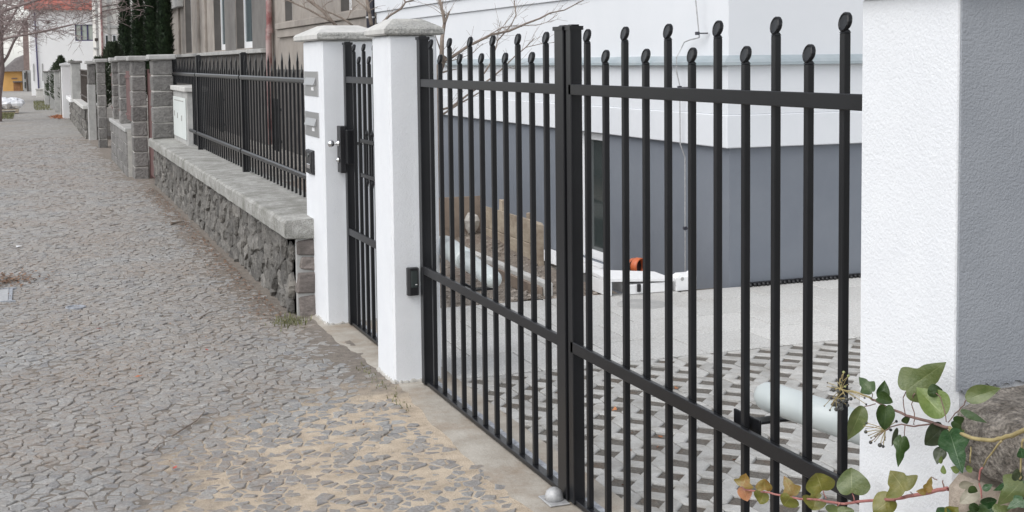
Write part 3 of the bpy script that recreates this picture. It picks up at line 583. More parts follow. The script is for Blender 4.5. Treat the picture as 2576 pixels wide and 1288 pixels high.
fl.add(vs, [(k * 3 + i, k * 3 + i + 1, k * 3 + i + 4, k * 3 + i + 3) for k in range(4) for i in range(2)] + [(12, 0, 1, 13), (13, 1, 2, 14)])
part('ledge', fl, 'flash', hs_)
part('ledge_lip', MB().add([(4.571, 17.66, 1.597), (4.571, 7.857, 1.597), (12, 7.857, 1.597), (4.571, 17.66, 1.611), (4.571, 7.857, 1.611), (12, 7.857, 1.611)], [(0, 1, 4, 3), (1, 2, 5, 4)]), 'flash', hs_)
rf = MB(); rf.add([(4.2, 7.4, 6.4), (13, 7.4, 6.4), (13, 18, 6.4), (4.2, 18, 6.4), (8.5, 11, 9.2), (8.5, 15, 9.2)], [(0, 1, 4), (1, 2, 5, 4), (2, 3, 5), (3, 0, 4, 5), (0, 3, 2, 1)]); part('roof', rf, 'roof_red', hs_)
wn = thing('basement_window', 'narrow basement window with white frame in the grey plinth', 'window', (4.72, 10.3, -.05))
fr = MB(); X0, X1 = 4.70, 4.76
fr.box(X0, X1, 10.042, 10.10, -.148, .993, .004); fr.box(X0, X1, 10.49, 10.718, -.148, .993, .004); fr.box(X0, X1, 10.10, 10.49, -.148, -.07, .004); fr.box(X0, X1, 10.10, 10.49, .93, .993, .004)
part('frame', fr, 'frame', wn); part('pane', B(4.725, 4.735, 10.10, 10.49, -.07, .93), 'glass', wn)
part('sill', B(4.60, 4.70, 10.02, 10.74, -.175, -.152, .004), 'frame', wn)
lw = thing('light_well_block', 'pale concrete block below the basement window', 'concrete block', (4.5, 10.5, -.36))
part('body', B(4.36, 4.655, 9.95, 11.25, -.40, -.185, .008), 'concrete', lw); part('top_slab', B(4.33, 4.655, 9.92, 11.28, -.183, -.177, .002), 'styro', lw)
lc = thing('lightning_conductor', 'thin steel lightning conductor wire clamped to the white house corner', 'wire', (4.64, 8.4, 0))
part('wire', MB().tube([(4.565, 8.26, 6.2), (4.565, 8.26, 2.07), (4.585, 8.25, 1.83), (4.60, 8.27, 1.80), (4.60, 8.42, 1.785), (4.60, 8.50, 1.77), (4.585, 8.525, 1.72), (4.55, 8.53, 1.66), (4.55, 8.53, 1.55), (4.575, 8.53, 1.45), (4.58, 8.53, 1.0), (4.62, 8.53, .9), (4.62, 8.53, -.1)], .005, n=6), 'zinc', lc)
for z, xx, y in ((1.83, 4.575, 8.255), (1.43, 4.575, 8.53), (.36, 4.62, 8.53)):
    cm = MB().box(xx - .014, xx + .014, y - .014, y + .014, z - .012, z + .012, .003); cm.tube([(xx, y, z), (xx + .06, y - .05, z)], .006)
    part('clamp', cm, 'dark_pipe', lc)
dp = thing('downpipe', 'dark grey downpipe at the far end of the white house', 'downpipe', (4.56, 17.72, 0))
part('pipe', MB().tube([(4.56, 17.72, 6.2), (4.56, 17.72, .0)], .062, n=12), 'dark_pipe', dp, True)
for z in (2.28, 4.2): part('bracket', MB().lathe([(.070, -.012), (.070, .012)], (4.56, 17.72, z), n=12), 'zinc', dp)
dm = thing('drainage_membrane', 'black dimpled membrane edge along the foot of the grey house wall', 'membrane', (5.2, 7.86, 0))
part('strip', B(4.79, 7.5, 7.90, 7.93, -.01, .028), 'black', dm)
db = MB()
for i in range(75):
    db.ball((4.80 + i * .036, 7.885, .012 + .004 * (i & 1)), .014, 6, 4)
part('dimples', db, 'black', dm, True, kind='stuff')

# ================================================================ ROUGHCAST PILLARS
def two_mat(o, m2, test):
    o.data.materials.append(M[m2])
    for p in o.data.polygons:
        if test(p.normal): p.material_index = 1
def cap_mb(x0, x1, y0, y1, z0, z1, zt, r=.03, jit=0):
    m = MB(); cx, cy = (x0 + x1) / 2, (y0 + y1) / 2; b = .012
    def ring(d, z): return [(x0 + d, y0 + d, z), (x1 - d, y0 + d, z), (x1 - d, y1 - d, z), (x0 + d, y1 - d, z)]
    rs = [ring(b, z0), ring(0, z0 + b * .7), ring(0, z1 - b), ring(b, z1), [(cx - r, cy - r, zt), (cx + r, cy - r, zt), (cx + r, cy + r, zt), (cx - r, cy + r, zt)]]
    vs = [v for q in rs for v in q]; fs = [(k * 4 + i, k * 4 + (i + 1) % 4, (k + 1) * 4 + (i + 1) % 4, (k + 1) * 4 + i) for k in range(4) for i in range(4)]
    return m.add(vs, fs + [(3, 2, 1, 0), (16, 17, 18, 19)])
def skirt(t, x0, x1, y0, y1):
    # uneven mortar left around the foot of the pillar
    m = MB(); pts = []; n = 22
    for (ax, ay, bx, by) in ((x0, y1, x0, y0), (x0, y0, x1, y0)):
        for i in range(n): pts.append((ax + (bx - ax) * i / n, ay + (by - ay) * i / n, -1 if ax == bx else 0, 0 if ax == bx else -1))
    vs = []
    for (x, y, nx, ny) in pts:
        r = .006 + .010 * random.random(); h = .010 + .016 * random.random(); vs += [(x - nx * .004, y - ny * .004, h), (x + nx * r * .6, y + ny * r * .6, h * .6), (x + nx * r, y + ny * r, -.005)]
    m.add(vs, [(i * 3 + k, i * 3 + k + 1, i * 3 + k + 4, i * 3 + k + 3) for i in range(len(pts) - 1) for k in (0, 1)])
    part('foot_mortar', m, 'mortar_light', t)
def pillar(name, label, x0, x1, y0, y1, zt, cap):
    t = thing(name, label, 'pillar', ((x0 + x1) / 2, (y0 + y1) / 2, 0))
    part('shaft', B(x0, x1, y0, y1, -.12, zt, .011), 'white', t); skirt(t, x0, x1, y0, y1)
    o = part('cap_stone', cap_mb(*cap), 'cap_smooth', t)
    two_mat(o, 'cap', (lambda n: n.y < -.5) if x1 > 2 else (lambda n: n.x > -.5))
    return t
p1 = pillar('gate_pillar', 'wide white roughcast pillar carrying two steel letterboxes', 1.69, 2.05, 7.80, 8.36, 1.785, (1.655, 2.085, 7.755, 8.50, 1.787, 1.833, 1.884, .11))
p2 = pillar('gate_pillar', 'slim white roughcast pillar between the garden gate and driveway gate', 1.69, 1.945, 6.22, 6.55, 1.780, (1.662, 1.975, 6.19, 6.605, 1.782, 1.824, 1.868, .075))
p3 = thing('gate_pillar', 'large white pillar with grey side in the right foreground', 'pillar', (1.82, 2.16, 0))
part('shaft', B(1.69, 1.95, 2.008, 2.326, -.12, 1.775, .008), 'white', p3)
sg = MB(); n0 = 26; pts = []
for i in range(n0 + 1):
    x = 1.688 + .265 * i / n0; pts.append((x, .988 + .014 * noise.noise(Vector((x * 40, 0, 0))) + .03 * (x - 1.69) + random.uniform(-.005, .005)))
sg.add([(x, 2.0065, z) for x, z in pts] + [(x, 2.0065, 1.774) for x, z in pts] + [(x, 2.0005, z) for x, z in pts] + [(x, 2.0005, 1.774) for x, z in pts],
       [(2 * (n0 + 1) + i, 2 * (n0 + 1) + i + 1, 3 * (n0 + 1) + i + 1, 3 * (n0 + 1) + i) for i in range(n0)] + [(i, i + 1, 2 * (n0 + 1) + i + 1, 2 * (n0 + 1) + i) for i in range(n0)] + [(0, n0 + 1, 3 * (n0 + 1), 2 * (n0 + 1))])
part('grey_side', sg, 'grey_plaster', p3, label='grey roughcast side of the white pillar')
o = part('cap_stone', cap_mb(1.66, 1.98, 1.975, 2.36, 1.777, 1.82, 1.88), 'cap_smooth', p3)
# letterboxes, door station, photocell
for z0, wh in ((1.435, 'upper'), (1.175, 'lower')):
    t = thing('letterbox', wh + ' of two brushed steel letterboxes set in the white pillar', 'letterbox', (1.69, 8.11, z0), 'letterboxes in the pillar')
    part('front_plate', B(1.684, 1.694, 7.905, 8.315, z0, z0 + .158, .002), 'steel', t)
    f = MB(); f.add([(1.683, 7.955, z0 + .118), (1.683, 8.265, z0 + .118), (1.666, 8.265, z0 + .072), (1.666, 7.955, z0 + .072), (1.6835, 7.955, z0 + .070), (1.6835, 8.265, z0 + .070)], [(0, 1, 2, 3), (3, 2, 5, 4), (0, 3, 4), (1, 5, 2)])
    part('flap', f, 'steel', t)
    part('name_tag', B(1.681, 1.6838, 8.02, 8.09, z0 + .036, z0 + .058), 'frame', t)
t = thing('door_station', 'black door intercom set in the white pillar below the letterboxes', 'intercom', (1.69, 8.16, .93))
part('housing', B(1.672, 1.695, 8.065, 8.265, .928, 1.085, .006), 'black', t); part('panel', B(1.668, 1.673, 8.085, 8.245, .94, 1.073, .002), 'black', t)
part('button', B(1.663, 1.6685, 8.11, 8.20, .965, .995, .003), 'chrome', t); part('lens', MB().lathe([(.016, 0), (.014, .004)], (1.668, 8.165, 1.05), (-1, 0, 0), 12), 'glass', t)
t = thing('photocell', 'small black photocell box mounted low on the white pillar', 'sensor', (1.79, 6.22, .46))
q = [(1.762, 6.2195), (1.762, 6.195), (1.772, 6.182), (1.812, 6.182), (1.822, 6.195), (1.822, 6.2195)]
part('housing', MB().prism(q, .458, .600, .004), 'black', t); part('window', B(1.775, 1.809, 6.1795, 6.1825, .50, .585), 'glass', t); part('light', B(1.798, 1.808, 6.178, 6.1815, .513, .517), 'frame', t)

# ================================================================ GATES
def baluster_mesh(z0, top, hw=.0100):
    m = MB(); neck = top - .050
    m.box(-hw, hw, -hw, hw, 0, neck - z0, .002)
    # forged oval head, dished towards the street
    n = 16; cz = top - .0235 - z0; ry, rz = .0205, .0235
    prof = [(.0, -.0045), (.70, -.0050), (.88, -.0075), (1.0, -.0055), (1.0, .004), (.85, .008), (.0, .009)]
    vs = []; fs = []
    for (r, x) in prof:
        r = max(r, .02)
        for k in range(n):
            a = 2 * math.pi * k / n; vs.append((x + .20 * rz * r * math.sin(a), ry * r * math.cos(a), cz + rz * r * math.sin(a)))
    for i in range(len(prof) - 1):
        for k in range(n): q = (k + 1) % n; fs.append((i * n + k, i * n + q, (i + 1) * n + q, (i + 1) * n + k))
    fs.append(tuple(range(n))[::-1]); fs.append(tuple(range((len(prof) - 1) * n, len(prof) * n))); m.add(vs, fs)
    m.add([(sx * hw, sy * hw, neck - z0) for sx, sy in ((-1, -1), (1, -1), (1, 1), (-1, 1))] + [(sx * .005, sy * .009, neck + .008 - z0) for sx, sy in ((-1, -1), (1, -1), (1, 1), (-1, 1))],
          [(i, (i + 1) % 4, 4 + (i + 1) % 4, 4 + i) for i in range(4)] + [(4, 5, 6, 7)])
    return m.mesh('baluster')
BT, BS = baluster_mesh(.03, 1.757), baluster_mesh(.03, 1.682)
GX = 1.845
def post(t, x0, x1, y0, y1, zt=1.762):
    o = part('post', B(x0, x1, y0, y1, .012, zt, .003), 'gate', t)
    part('post_cap', cap_mb(x0 - .004, x1 + .004, y0 - .004, y1 + .004, zt, zt + .006, zt + .014, .015), 'gate', o)
def leaf(name, label, group, ylist, first_tall, y0, y1, posts, rails=True):
    t = thing(name, label, 'gate', (GX, posts[0][2] + .03, 0), group)
    for p in posts: post(t, *p)
    part('top_rail', B(1.818, 1.834, y0, y1, 1.522, 1.561, .002), 'gate', t)
    part('middle_rail', B(1.818, 1.834, y0, y1, .578, .620, .002), 'gate', t)
    part('bottom_rail', B(1.824, 1.860, y0, y1, .010, .030, .002), 'gate', t)
    part('zinc_strip', B(1.8605, 1.892, y0, y1, .008, .026, .002), 'zinc_strip', t)
    for i, y in enumerate(ylist):
        tall = (i % 2 == 0) == first_tall
        o = link('baluster', BT if tall else BS, 'gate', t); o.location = Vector((GX, y, .03)) - t.location
    return t
L1 = leaf('gate_leaf', 'black driveway gate leaf hung on the slim white pillar', 'driveway gate leaves', [6.005 - .1495 * i for i in range(11)], True, 4.345, 6.105,
          [(1.815, 1.865, 6.10, 6.15), (1.812, 1.868, 4.268, 4.350)])
L2 = leaf('gate_leaf', 'black driveway gate leaf nearest the large pillar', 'driveway gate leaves', [4.124 - .1524 * i for i in range(11)], True, 2.42, 4.236,
          [(1.82, 1.875, 2.365, 2.425), (1.818, 1.864, 4.212, 4.256)])
WK = leaf('garden_gate', 'narrow black garden gate between the two white pillars', None, [7.595 - .122 * i for i in range(8)], True, 6.62, 7.74,
          [(1.815, 1.868, 6.575, 6.635), (1.815, 1.860, 7.70, 7.755)])
dc = MB(); dc.box(1.826, 1.836, 6.70, 7.40, 1.170, 1.193, .002); dc.box(1.826, 1.836, 6.70, 7.40, .965, .988, .002); part('letter_frame', dc, 'gate', WK)
for y in (7.29, 7.168, 7.045, 6.92):
    dp_ = MB().box(1.834, 1.846, y - .006, y + .006, .955, 1.215, .002); dp_.lathe([(.008, 0), (.010, .012), (.001, .045)], (1.84, y, 1.215), n=6); dp_.lathe([(.008, 0), (.010, .012), (.001, .045)], (1.84, y, .955), (0, 0, -1), 6)
    part('short_bar', dp_, 'gate', WK)
lk = part('lock_plate', B(1.775, 1.813, 7.70, 7.79, .965, 1.255, .003), 'black', WK); 
part('lock_case', B(1.80, 1.87, 7.64, 7.688, 1.02, 1.235, .006), 'gate', WK)
kn = MB().lathe([(.006, 0), (.006, .03), (.017, .036), (.024, .05), (.022, .062), (.012, .07)], (1.775, 7.735, 1.148), (-1, 0, 0), 14); part('knob', kn, 'chrome', lk, True)
part('rosette', MB().lathe([(.020, 0), (.018, .006), (.012, .02)], (1.775, 7.735, 1.148), (-1, 0, 0), 14), 'chrome', lk, True)
part('cylinder', MB().lathe([(.018, 0), (.017, .012), (.010, .02)], (1.775, 7.735, 1.045), (-1, 0, 0), 14), 'chrome', lk, True)
part('handle', MB().tube([(1.87, 7.66, 1.148), (1.915, 7.66, 1.148), (1.925, 7.645, 1.148), (1.925, 7.54, 1.146)], .010, n=8), 'chrome', lk, True)
# gate drives
def drive_arm(label, ys, xs, zs, side):
    t = thing('gate_motor', label, 'gate motor', (xs[0], ys[0], zs[0] - .06), 'gate motors')
    a = Vector((xs[0], ys[0], zs[0])); b = Vector((xs[1], ys[1], zs[1])); d = b - a; L = d.length
    part('body', MB().lathe([(.030, 0), (.050, .012), (.056, .03), (.056, L * .40), (.050, L * .43), (.047, L * .45)], a, d, 20), 'motor', t, True)
    part('arm_tube', MB().lathe([(.044, L * .43), (.044, L * .93), (.041, L * .965), (.030, L * .99), (.012, L)], a, d, 20), 'motor', t, True)
    e = a + d * .90
    br = MB(); br.box(1.866, e.x + .03, e.y - .025, e.y + .025, e.z - .058, e.z - .050, .002); br.box(1.866, 1.874, e.y - .07, e.y + .07, e.z - .10, e.z - .03, .002)
    part('gate_bracket', br, 'gate', t)
    br = MB(); br.box(1.93, 2.0, a.y - .03, a.y + .03, a.z - .09, a.z - .065, .003); br.box(1.93, 1.95, a.y - .03, a.y + side * .17 if side > 0 else a.y + .03, a.z - .095, a.z + .06, .003) if False else None
    part('hinge_bracket', br, 'black', t)
drive_arm('pale grey gate motor arm behind the far driveway leaf', (6.42, 5.44), (2.03, 1.965), (.672, .640), 1)
drive_arm('pale grey gate motor arm behind the near driveway leaf', (2.30, 3.175), (2.04, 1.965), (.69, .668), -1)
gs = thing('gate_stop', 'small galvanised dome gate stop bolted to the concrete strip', 'gate stop', (1.775, 4.30, 0))
part('plate', B(1.735, 1.815, 4.24, 4.36, .006, .012, .002), 'zinc', gs); part('dome', MB().lathe([(.036, .012), (.034, .03), (.028, .045), (.016, .055), (.002, .058)], (1.775, 4.30, 0), n=18), 'zinc', gs, True)

# ================================================================ OLD RUBBLE WALL WITH COPING (left of the garden gate)
rw = thing('rubble_wall', 'low rubble stone wall with thick concrete coping along the pavement', 'wall', (1.75, 13.0, 0))
part('core', B(1.575, 1.98, 8.19, 18.2, -.1, .505), 'mortar', rw)
def rough_bar(sec, ys, jit, nseed=0):
    m = MB(); n = len(sec); vs = []; fs = []
    for j, y in enumerate(ys):
        for i, (x, z) in enumerate(sec):
            d = noise.noise(Vector((i * 3.1 + nseed, y * 4, 0))) * jit + noise.noise(Vector((i * 7.7, y * 17, nseed))) * jit * .6
            e = noise.noise(Vector((i * 5.3, y * 5, 9 + nseed))) * jit
            vs.append((x + d, y + (random.uniform(-jit, jit) if j in (0, len(ys) - 1) else 0), z + e))
    for j in range(len(ys) - 1):
        for i in range(n): k = (i + 1) % n; fs.append((j * n + i, j * n + k, (j + 1) * n + k, (j + 1) * n + i))
    fs.append(tuple(range(n))); fs.append(tuple(range((len(ys) - 1) * n, len(ys) * n))[::-1])
    return m.add(vs, fs)
sec = [(1.518, .512), (1.500, .524), (1.498, .57), (1.500, .615), (1.515, .632), (1.60, .636), (1.75, .638), (1.99, .636), (1.99, .512), (1.7, .510)]
for ya, yb in ((8.14, 11.4), (11.405, 14.7), (14.705, 18.22)):
    n = int((yb - ya) / .09); part('coping_stone', rough_bar(sec, [ya + (yb - ya) * i / n for i in range(n + 1)], .0065, ya), 'coping', rw)
sd = {}
PY, PZ = .205, .128
for i in range(-1, 53):
    for j in range(-1, 6):
        sd[i, j] = (8.2 + (i + .5 * (j & 1)) * PY + random.uniform(-.36, .36) * PY, .04 + j * PZ + random.uniform(-.34, .34) * PZ)
for (i, j), s in sd.items():
    if not (8.2 < s[0] < 18.15 and -.06 < s[1] < .52): continue
    p = cell(s, [sd[i + a, j + b] for a in range(-2, 3) for b in range(-2, 3) if (a or b) and (i + a, j + b) in sd], (PY * 1.2, PZ * 1.3))
    if len(p) < 3: continue
    p = clip(p, -1, 0, -8.19); p = clip(p, 0, 1, .508); p = clip(p, 0, -1, .06); p = clean(p, .02)
    if len(p) < 3: continue
    p = inset(p, random.uniform(.003, .016)); p = clean(p, .012)
    if len(p) < 3 or abs(area(p)) < .002: continue
    n = len(p); pr = random.uniform(.004, .034); ty = random.uniform(-.25, .25); tz = random.uniform(-.22, .22)
    # uneven hewn face: rim, shoulder ring and a faceted crown
    q1 = [(s[0] + (a - s[0]) * .80 + random.uniform(-.006, .006), s[1] + (b - s[1]) * .80 + random.uniform(-.006, .006)) for a, b in p]
    vs = [(.03, a - s[0], b - s[1]) for a, b in p] + [(-pr * .35 + random.uniform(-.004, .004), a - s[0], b - s[1]) for a, b in p]
    vs += [(-pr + (a - s[0]) * ty * .3 + (b - s[1]) * tz * .4 + random.uniform(-.011, .011), a - s[0], b - s[1]) for a, b in q1]
    vs.append((-pr - random.uniform(-.004, .012), random.uniform(-.02, .02), random.uniform(-.015, .015)))
    fs = [(k * n + a, k * n + (a + 1) % n, (k + 1) * n + (a + 1) % n, (k + 1) * n + a) for k in (0, 1) for a in range(n)] + [(2 * n + a, 2 * n + (a + 1) % n, 3 * n) for a in range(n)]
    mb = MB().add(vs, fs); o = link('stone', mb.mesh('stone'), 'rubble', rw); o.location = Vector((1.572, s[0], s[1])) - rw.location
for (z0, z1, x0, y1, jt) in ((.395, .505, 1.585, 8.5, .008), (.30, .385, 1.60, 8.45, .008), (.15, .285, 1.575, 8.48, .008), (-.02, .135, 1.585, 8.5, .008)):
    part('quoin', B(x0, 1.715 + random.uniform(-.01, .01), 8.145, y1, z0, z1, .012, jt), 'quoin', rw)
part('quoin_mortar', B(1.575, 1.80, 8.165, 8.6, -.05, .508, .004), 'concrete', rw)

# ---------------------------------------------------------------- picket fence on the coping
pf = thing('picket_fence', 'black steel picket fence with pointed bars on the stone wall', 'fence', (1.85, 13.2, .635))
def picket_mesh(z0, top, hw=.0085):
    m = MB(); m.box(-hw, hw, -hw, hw, 0, top - z0 - .075, .0015)
    k = top - z0 - .075
    vs = [(sx * .0075, sy * .0075, k) for sx, sy in ((-1, -1), (1, -1), (1, 1), (-1, 1))] + [(sx * .005, sy * .013, k + .02) for sx, sy in ((-1, -1), (1, -1), (1, 1), (-1, 1))] + [(0, 0, k + .075)]
    m.add(vs, [(i, (i + 1) % 4, 4 + (i + 1) % 4, 4 + i) for i in range(4)] + [(4 + i, 4 + (i + 1) % 4, 8) for i in range(4)]); return m.mesh('picket')
PT, PSh, PTc, PSc = picket_mesh(.665, 1.735), picket_mesh(.665, 1.645), picket_mesh(1.40, 1.735), picket_mesh(1.40, 1.645)
for y in (11.95, 15.33, 18.08):
    o = part('post', B(1.825, 1.885, y - .03, y + .03, .62, 1.735, .003), 'gate', pf); part('post_cap', cap_mb(1.82, 1.89, y - .035, y + .035, 1.735, 1.742, 1.752, .02), 'gate', o)
segs = ((8.37, 11.92), (11.98, 15.30), (15.36, 18.05))
for k, (a, b) in enumerate(segs):
    part('top_rail', MB().box(1.806, 1.838, a, b, 1.500, 1.540, .010), 'gate', pf)
    part('bottom_rail', MB().box(1.806, 1.838, a, b if k < 2 else 16.05, .815, .855, .010), 'gate', pf)
    n = int((b - a) / .152); d = (b - a) / n
    for i in range(n):
        y = a + (i + .5) * d; cut = y > 16.05
        me = (PTc if cut else PT) if i % 2 == 0 else (PSc if cut else PSh)
        o = link('picket', me, 'gate', pf); o.location = Vector((1.85, y, 1.40 if cut else .665)) - pf.location
# scrollwork boxes seen through the fence
for y in (13.6, 10.4):
    t = thing('fence_ornament', 'dark ornamental bar frame on the %s picket panel' % ('middle' if y > 12 else 'nearest'), 'ornament', (1.87, y, .9))
    [part('cross_bar', B(1.8725, 1.885, y - .16, y + .16, zz, zz + .025, .002), 'gate', t) for zz in (1.0, 1.26)]
    [part('upright', B(1.863, 1.872, y + q - .018, y + q + .018, .93, 1.36, .002), 'gate', t) for q in (-.075, 0, .075)]
# ---------------------------------------------------------------- meter cabinet
mc = thing('meter_cabinet', 'pale grey electricity meter cabinet standing on the wall coping', 'meter cabinet', (1.86, 16.9, .635))
part('housing', B(1.80, 2.02, 16.12, 17.72, .63, 1.30, .006), 'concrete', mc); part('cover_slab', B(1.765, 2.05, 16.07, 17.75, 1.302, 1.365, .008), 'cap_smooth', mc)
dr = part('door', B(1.786, 1.799, 16.22, 17.64, .70, 1.22, .004), 'cabinet', mc)
for y, z in ((17.45, 1.0), (17.1, .98), (16.62, .96)): part('lock', B(1.778, 1.787, y - .025, y + .025, z - .035, z + .035, .003), 'concrete', dr)
part('vent', B(1.7835, 1.7865, 16.4, 17.45, 1.17, 1.185), 'concrete', dr)

# ================================================================ SPLIT-FACE BLOCK PILLARS FURTHER ALONG
def block_pillar(name, label, x0, x1, y0, y1, z0, zt, n, capz=.07, mat_='block', capm='concrete'):
    t = thing(name, label, 'pillar', ((x0 + x1) / 2, (y0 + y1) / 2, z0), 'split-face block pillars')
    part('core', B(x0 + .012, x1 - .012, y0 + .012, y1 - .012, z0, zt), 'mortar_light', t)
    h = (zt - z0) / n
    for i in range(n): part('block', B(x0, x1, y0, y1, z0 + i * h + .005, z0 + (i + 1) * h - .005, .012, .006), mat_, t)
    part('cap_stone', B(x0 - .045, x1 + .045, y0 - .045, y1 + .045, zt, zt + capz, .012, .003), capm, t)
    return t
block_pillar('block_pillar', 'grey block pillar on the end of the stone wall coping', 1.535, 1.81, 17.78, 18.1, .64, 1.71, 5)
block_pillar('block_pillar', 'grey block pillar standing on the pavement beside the brown gate', 1.355, 1.555, 19.0, 19.36, -.05, 1.70, 8)
gt = thing('side_gate', 'red brown steel gate edge between two grey block pillars', 'gate', (1.60, 18.5, 0))
part('panel', B(1.585, 1.60, 18.14, 19.02, .05, 1.52, .003), 'red_steel', gt); part('stile', B(1.575, 1.61, 18.10, 18.14, 0, 1.58, .003), 'red_steel', gt); part('stile', B(1.575, 1.61, 19.022, 19.06, 0, 1.58, .003), 'red_steel', gt)
lb = thing('block_wall', 'low grey concrete block wall beyond the stone wall', 'wall', (1.36, 21.3, 0))
part('core', B(1.30, 1.45, 19.37, 23.35, -.05, .70), 'mortar_light', lb)
for r in range(4):
    y = 19.38 - (.2 if r & 1 else 0)
    while y < 23.3:
        a, b = max(y, 19.38), min(y + .4, 23.34)
        if b - a > .06: part('block', B(1.285, 1.465, a + .006, b - .006, .0 + r * .175 - .04, .175 + r * .175 - .052, .008, .005), 'block', lb)
        y += .4
part('top_course', B(1.265, 1.485, 19.38, 23.36, .66, .72, .008), 'concrete', lb)
block_pillar('block_pillar', 'grey block pillar on the low block wall, nearer of two', 1.305, 1.475, 20.9, 21.2, .72, 1.71, 5)
block_pillar('block_pillar', 'grey block pillar on the low block wall, farther of two', 1.30, 1.47, 22.55, 22.85, .72, 1.70, 5)
for y, d in ((20.2, 'nearest'), (21.9, 'middle'), (24.0, 'farthest')):
    t = thing('steel_panel', '%s red brown steel fence panel between block pillars' % d, 'fence panel', (1.40, y, .72), 'red brown fence panels')
    part('sheet', B(1.395, 1.41, y - .55, y + .55, .80, 1.55, .003), 'red_steel', t); [part('rail', B(1.38, 1.43, y - .58, y + .58, zz, zz + .04, .003), 'red_steel', t) for zz in (.86, 1.44)]
block_pillar('block_pillar', 'grey block gate pillar beyond the low block wall', 1.235, 1.40, 26.5, 26.9, -.05, 1.70, 8)
block_pillar('block_pillar', 'pale rendered gate pillar behind the far block pillar', 1.42, 1.56, 24.6, 24.9, -.05, 1.68, 8, .07, 'block_light')
t = thing('concrete_post', 'smooth grey concrete gate post with brown upper block', 'post', (1.25, 29.4, 0))
part('shaft', B(1.165, 1.33, 29.3, 29.7, -.05, 1.22, .01), 'concrete', t); part('upper_block', B(1.175, 1.335, 29.3, 29.7, 1.225, 1.67, .012, .006), 'block', t); part('cap_stone', B(1.13, 1.37, 29.25, 29.75, 1.672, 1.74, .01), 'concrete', t)
fw = thing('far_stone_wall', 'far stone garden wall with pale coping and iron grille', 'wall', (1.2, 35, 0))
part('core', B(1.14, 1.42, 29.75, 41.5, -.05, .66), 'mortar', fw)
for i in range(40):
    for j in range(3):
        y = 29.78 + i * .29 + random.uniform(0, .05); mb = MB().box(1.095, 1.16, y, y + random.uniform(.2, .27), -.03 + j * .225, .18 + j * .225, .03, .015)
        part('stone', mb, 'rubble', fw)
part('coping_stone', B(1.06, 1.46, 29.75, 37.9, .665, .75, .012), 'cap_smooth', fw); part('white_coping', B(1.02, 1.46, 37.95, 41.9, .60, .72, .012), 'far_white', fw)
gr = MB()
for i in range(22): gr.box(1.24, 1.262, 30.0 + i * .26, 30.02 + i * .26, .75, 1.53)
for z in (.86, 1.38, 1.50): gr.box(1.235, 1.268, 29.8, 35.8, z, z + .035)
fg = thing('iron_grille', 'dark iron railing on the far stone wall', 'railing', (1.25, 32.8, .75)); part('bars', gr, 'iron', fg)
t = thing('concrete_pillar', 'wide grey concrete pillar on the far stone wall', 'pillar', (1.15, 36.4, .75)); part('shaft', B(1.03, 1.27, 36.0, 37.0, .75, 1.70, .012), 'concrete', t); part('cap_stone', B(.99, 1.31, 35.95, 37.05, 1.702, 1.765, .01), 'block', t)
t = thing('white_pillar', 'far white rendered pillar with cream cap beside the stone wall', 'pillar', (1.1, 42.2, 0)); part('shaft', B(.91, 1.23, 42.0, 42.6, -.05, 1.63, .012), 'far_white', t); part('cap_stone', cap_mb(.87, 1.27, 41.95, 42.65, 1.632, 1.70, 1.73), 'far_white', t)
t = thing('steel_panel', 'dark red slatted panel beside the far white pillar', 'fence panel', (1.28, 41, .8)); [part('slat', B(1.27, 1.29, 38.6, 41.95, zz, zz + .17), 'red_steel', t) for zz in (.78, .97, 1.16, 1.35)]
for (x0, x1, y, zt, lab) in ((.90, 1.12, 44.5, 1.45, 'nearest small grey pillar behind the far white pillar'), (.78, .98, 47.5, 1.42, 'second small grey pillar behind the far white pillar'), (.66, .84, 51.0, 1.40, 'third small grey pillar behind the far white pillar'), (.52, .70, 56.0, 1.36, 'farthest small grey pillar of the street fence')):
    t = thing('fence_pillar', lab, 'pillar', ((x0 + x1) / 2, y, 0), 'small far fence pillars')
    part('shaft', B(x0, x1, y, y + .35, -.05, zt, .01, .004), 'concrete', t); part('cap_stone', B(x0 - .03, x1 + .03, y - .04, y + .39, zt, zt + .06, .01), 'block', t)
t = thing('far_fence_wall', 'low far fence wall between small grey pillars', 'wall', (.85, 50, 0))
for (x, ya, yb) in ((1.0, 44.9, 47.5), (.88, 47.9, 51.0), (.75, 51.4, 56.0), (.62, 56.4, 66.0)): part('panel', MB().box(x, x + .12, ya, yb, -.05, .42).box(x + .03, x + .09, ya, yb, .5, 1.25), 'concrete', t)

# ================================================================ NEIGHBOUR'S BEIGE HOUSE
bh = thing('beige_house', 'weathered beige grey apartment house with white windows behind the fences', 'house', (4.7, 30, 0))
w1 = [(19.25, 20.0, 2.45, 4.3), (23.98, 24.72, 2.45, 4.3)]
w2 = [(28.4, 30.7, 1.99, 4.4), (32.6, 34.6, 1.99, 4.4), (39.6, 41.2, 1.99, 4.2)]
m = MB(); facade(m, 4.66, 4.9, 17.82, 25.95, -.1, 8, w1); part('wall', m, 'beige', bh)
m = MB(); facade(m, 4.62, 4.9, 25.95, 46.2, -.1, 8, w2); part('bay_wall', m, 'beige', bh)
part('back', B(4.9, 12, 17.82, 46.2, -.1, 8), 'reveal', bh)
part('sill_band', B(4.56, 4.66, 17.9, 25.3, 2.30, 2.42, .01), 'beige', bh); part('sill_step', B(4.60, 4.66, 17.9, 25.3, 2.14, 2.298, .01), 'beige', bh)
part('base', B(4.635, 4.66, 17.82, 25.94, -.1, 1.52, .004), 'base_dark', bh); part('grimy_panel', B(4.608, 4.62, 26.3, 28.35, 1.96, 5, .003), 'beige_dark', bh); part('grimy_panel', B(4.608, 4.62, 30.75, 32.5, 1.96, 5, .003), 'beige_dark', bh)
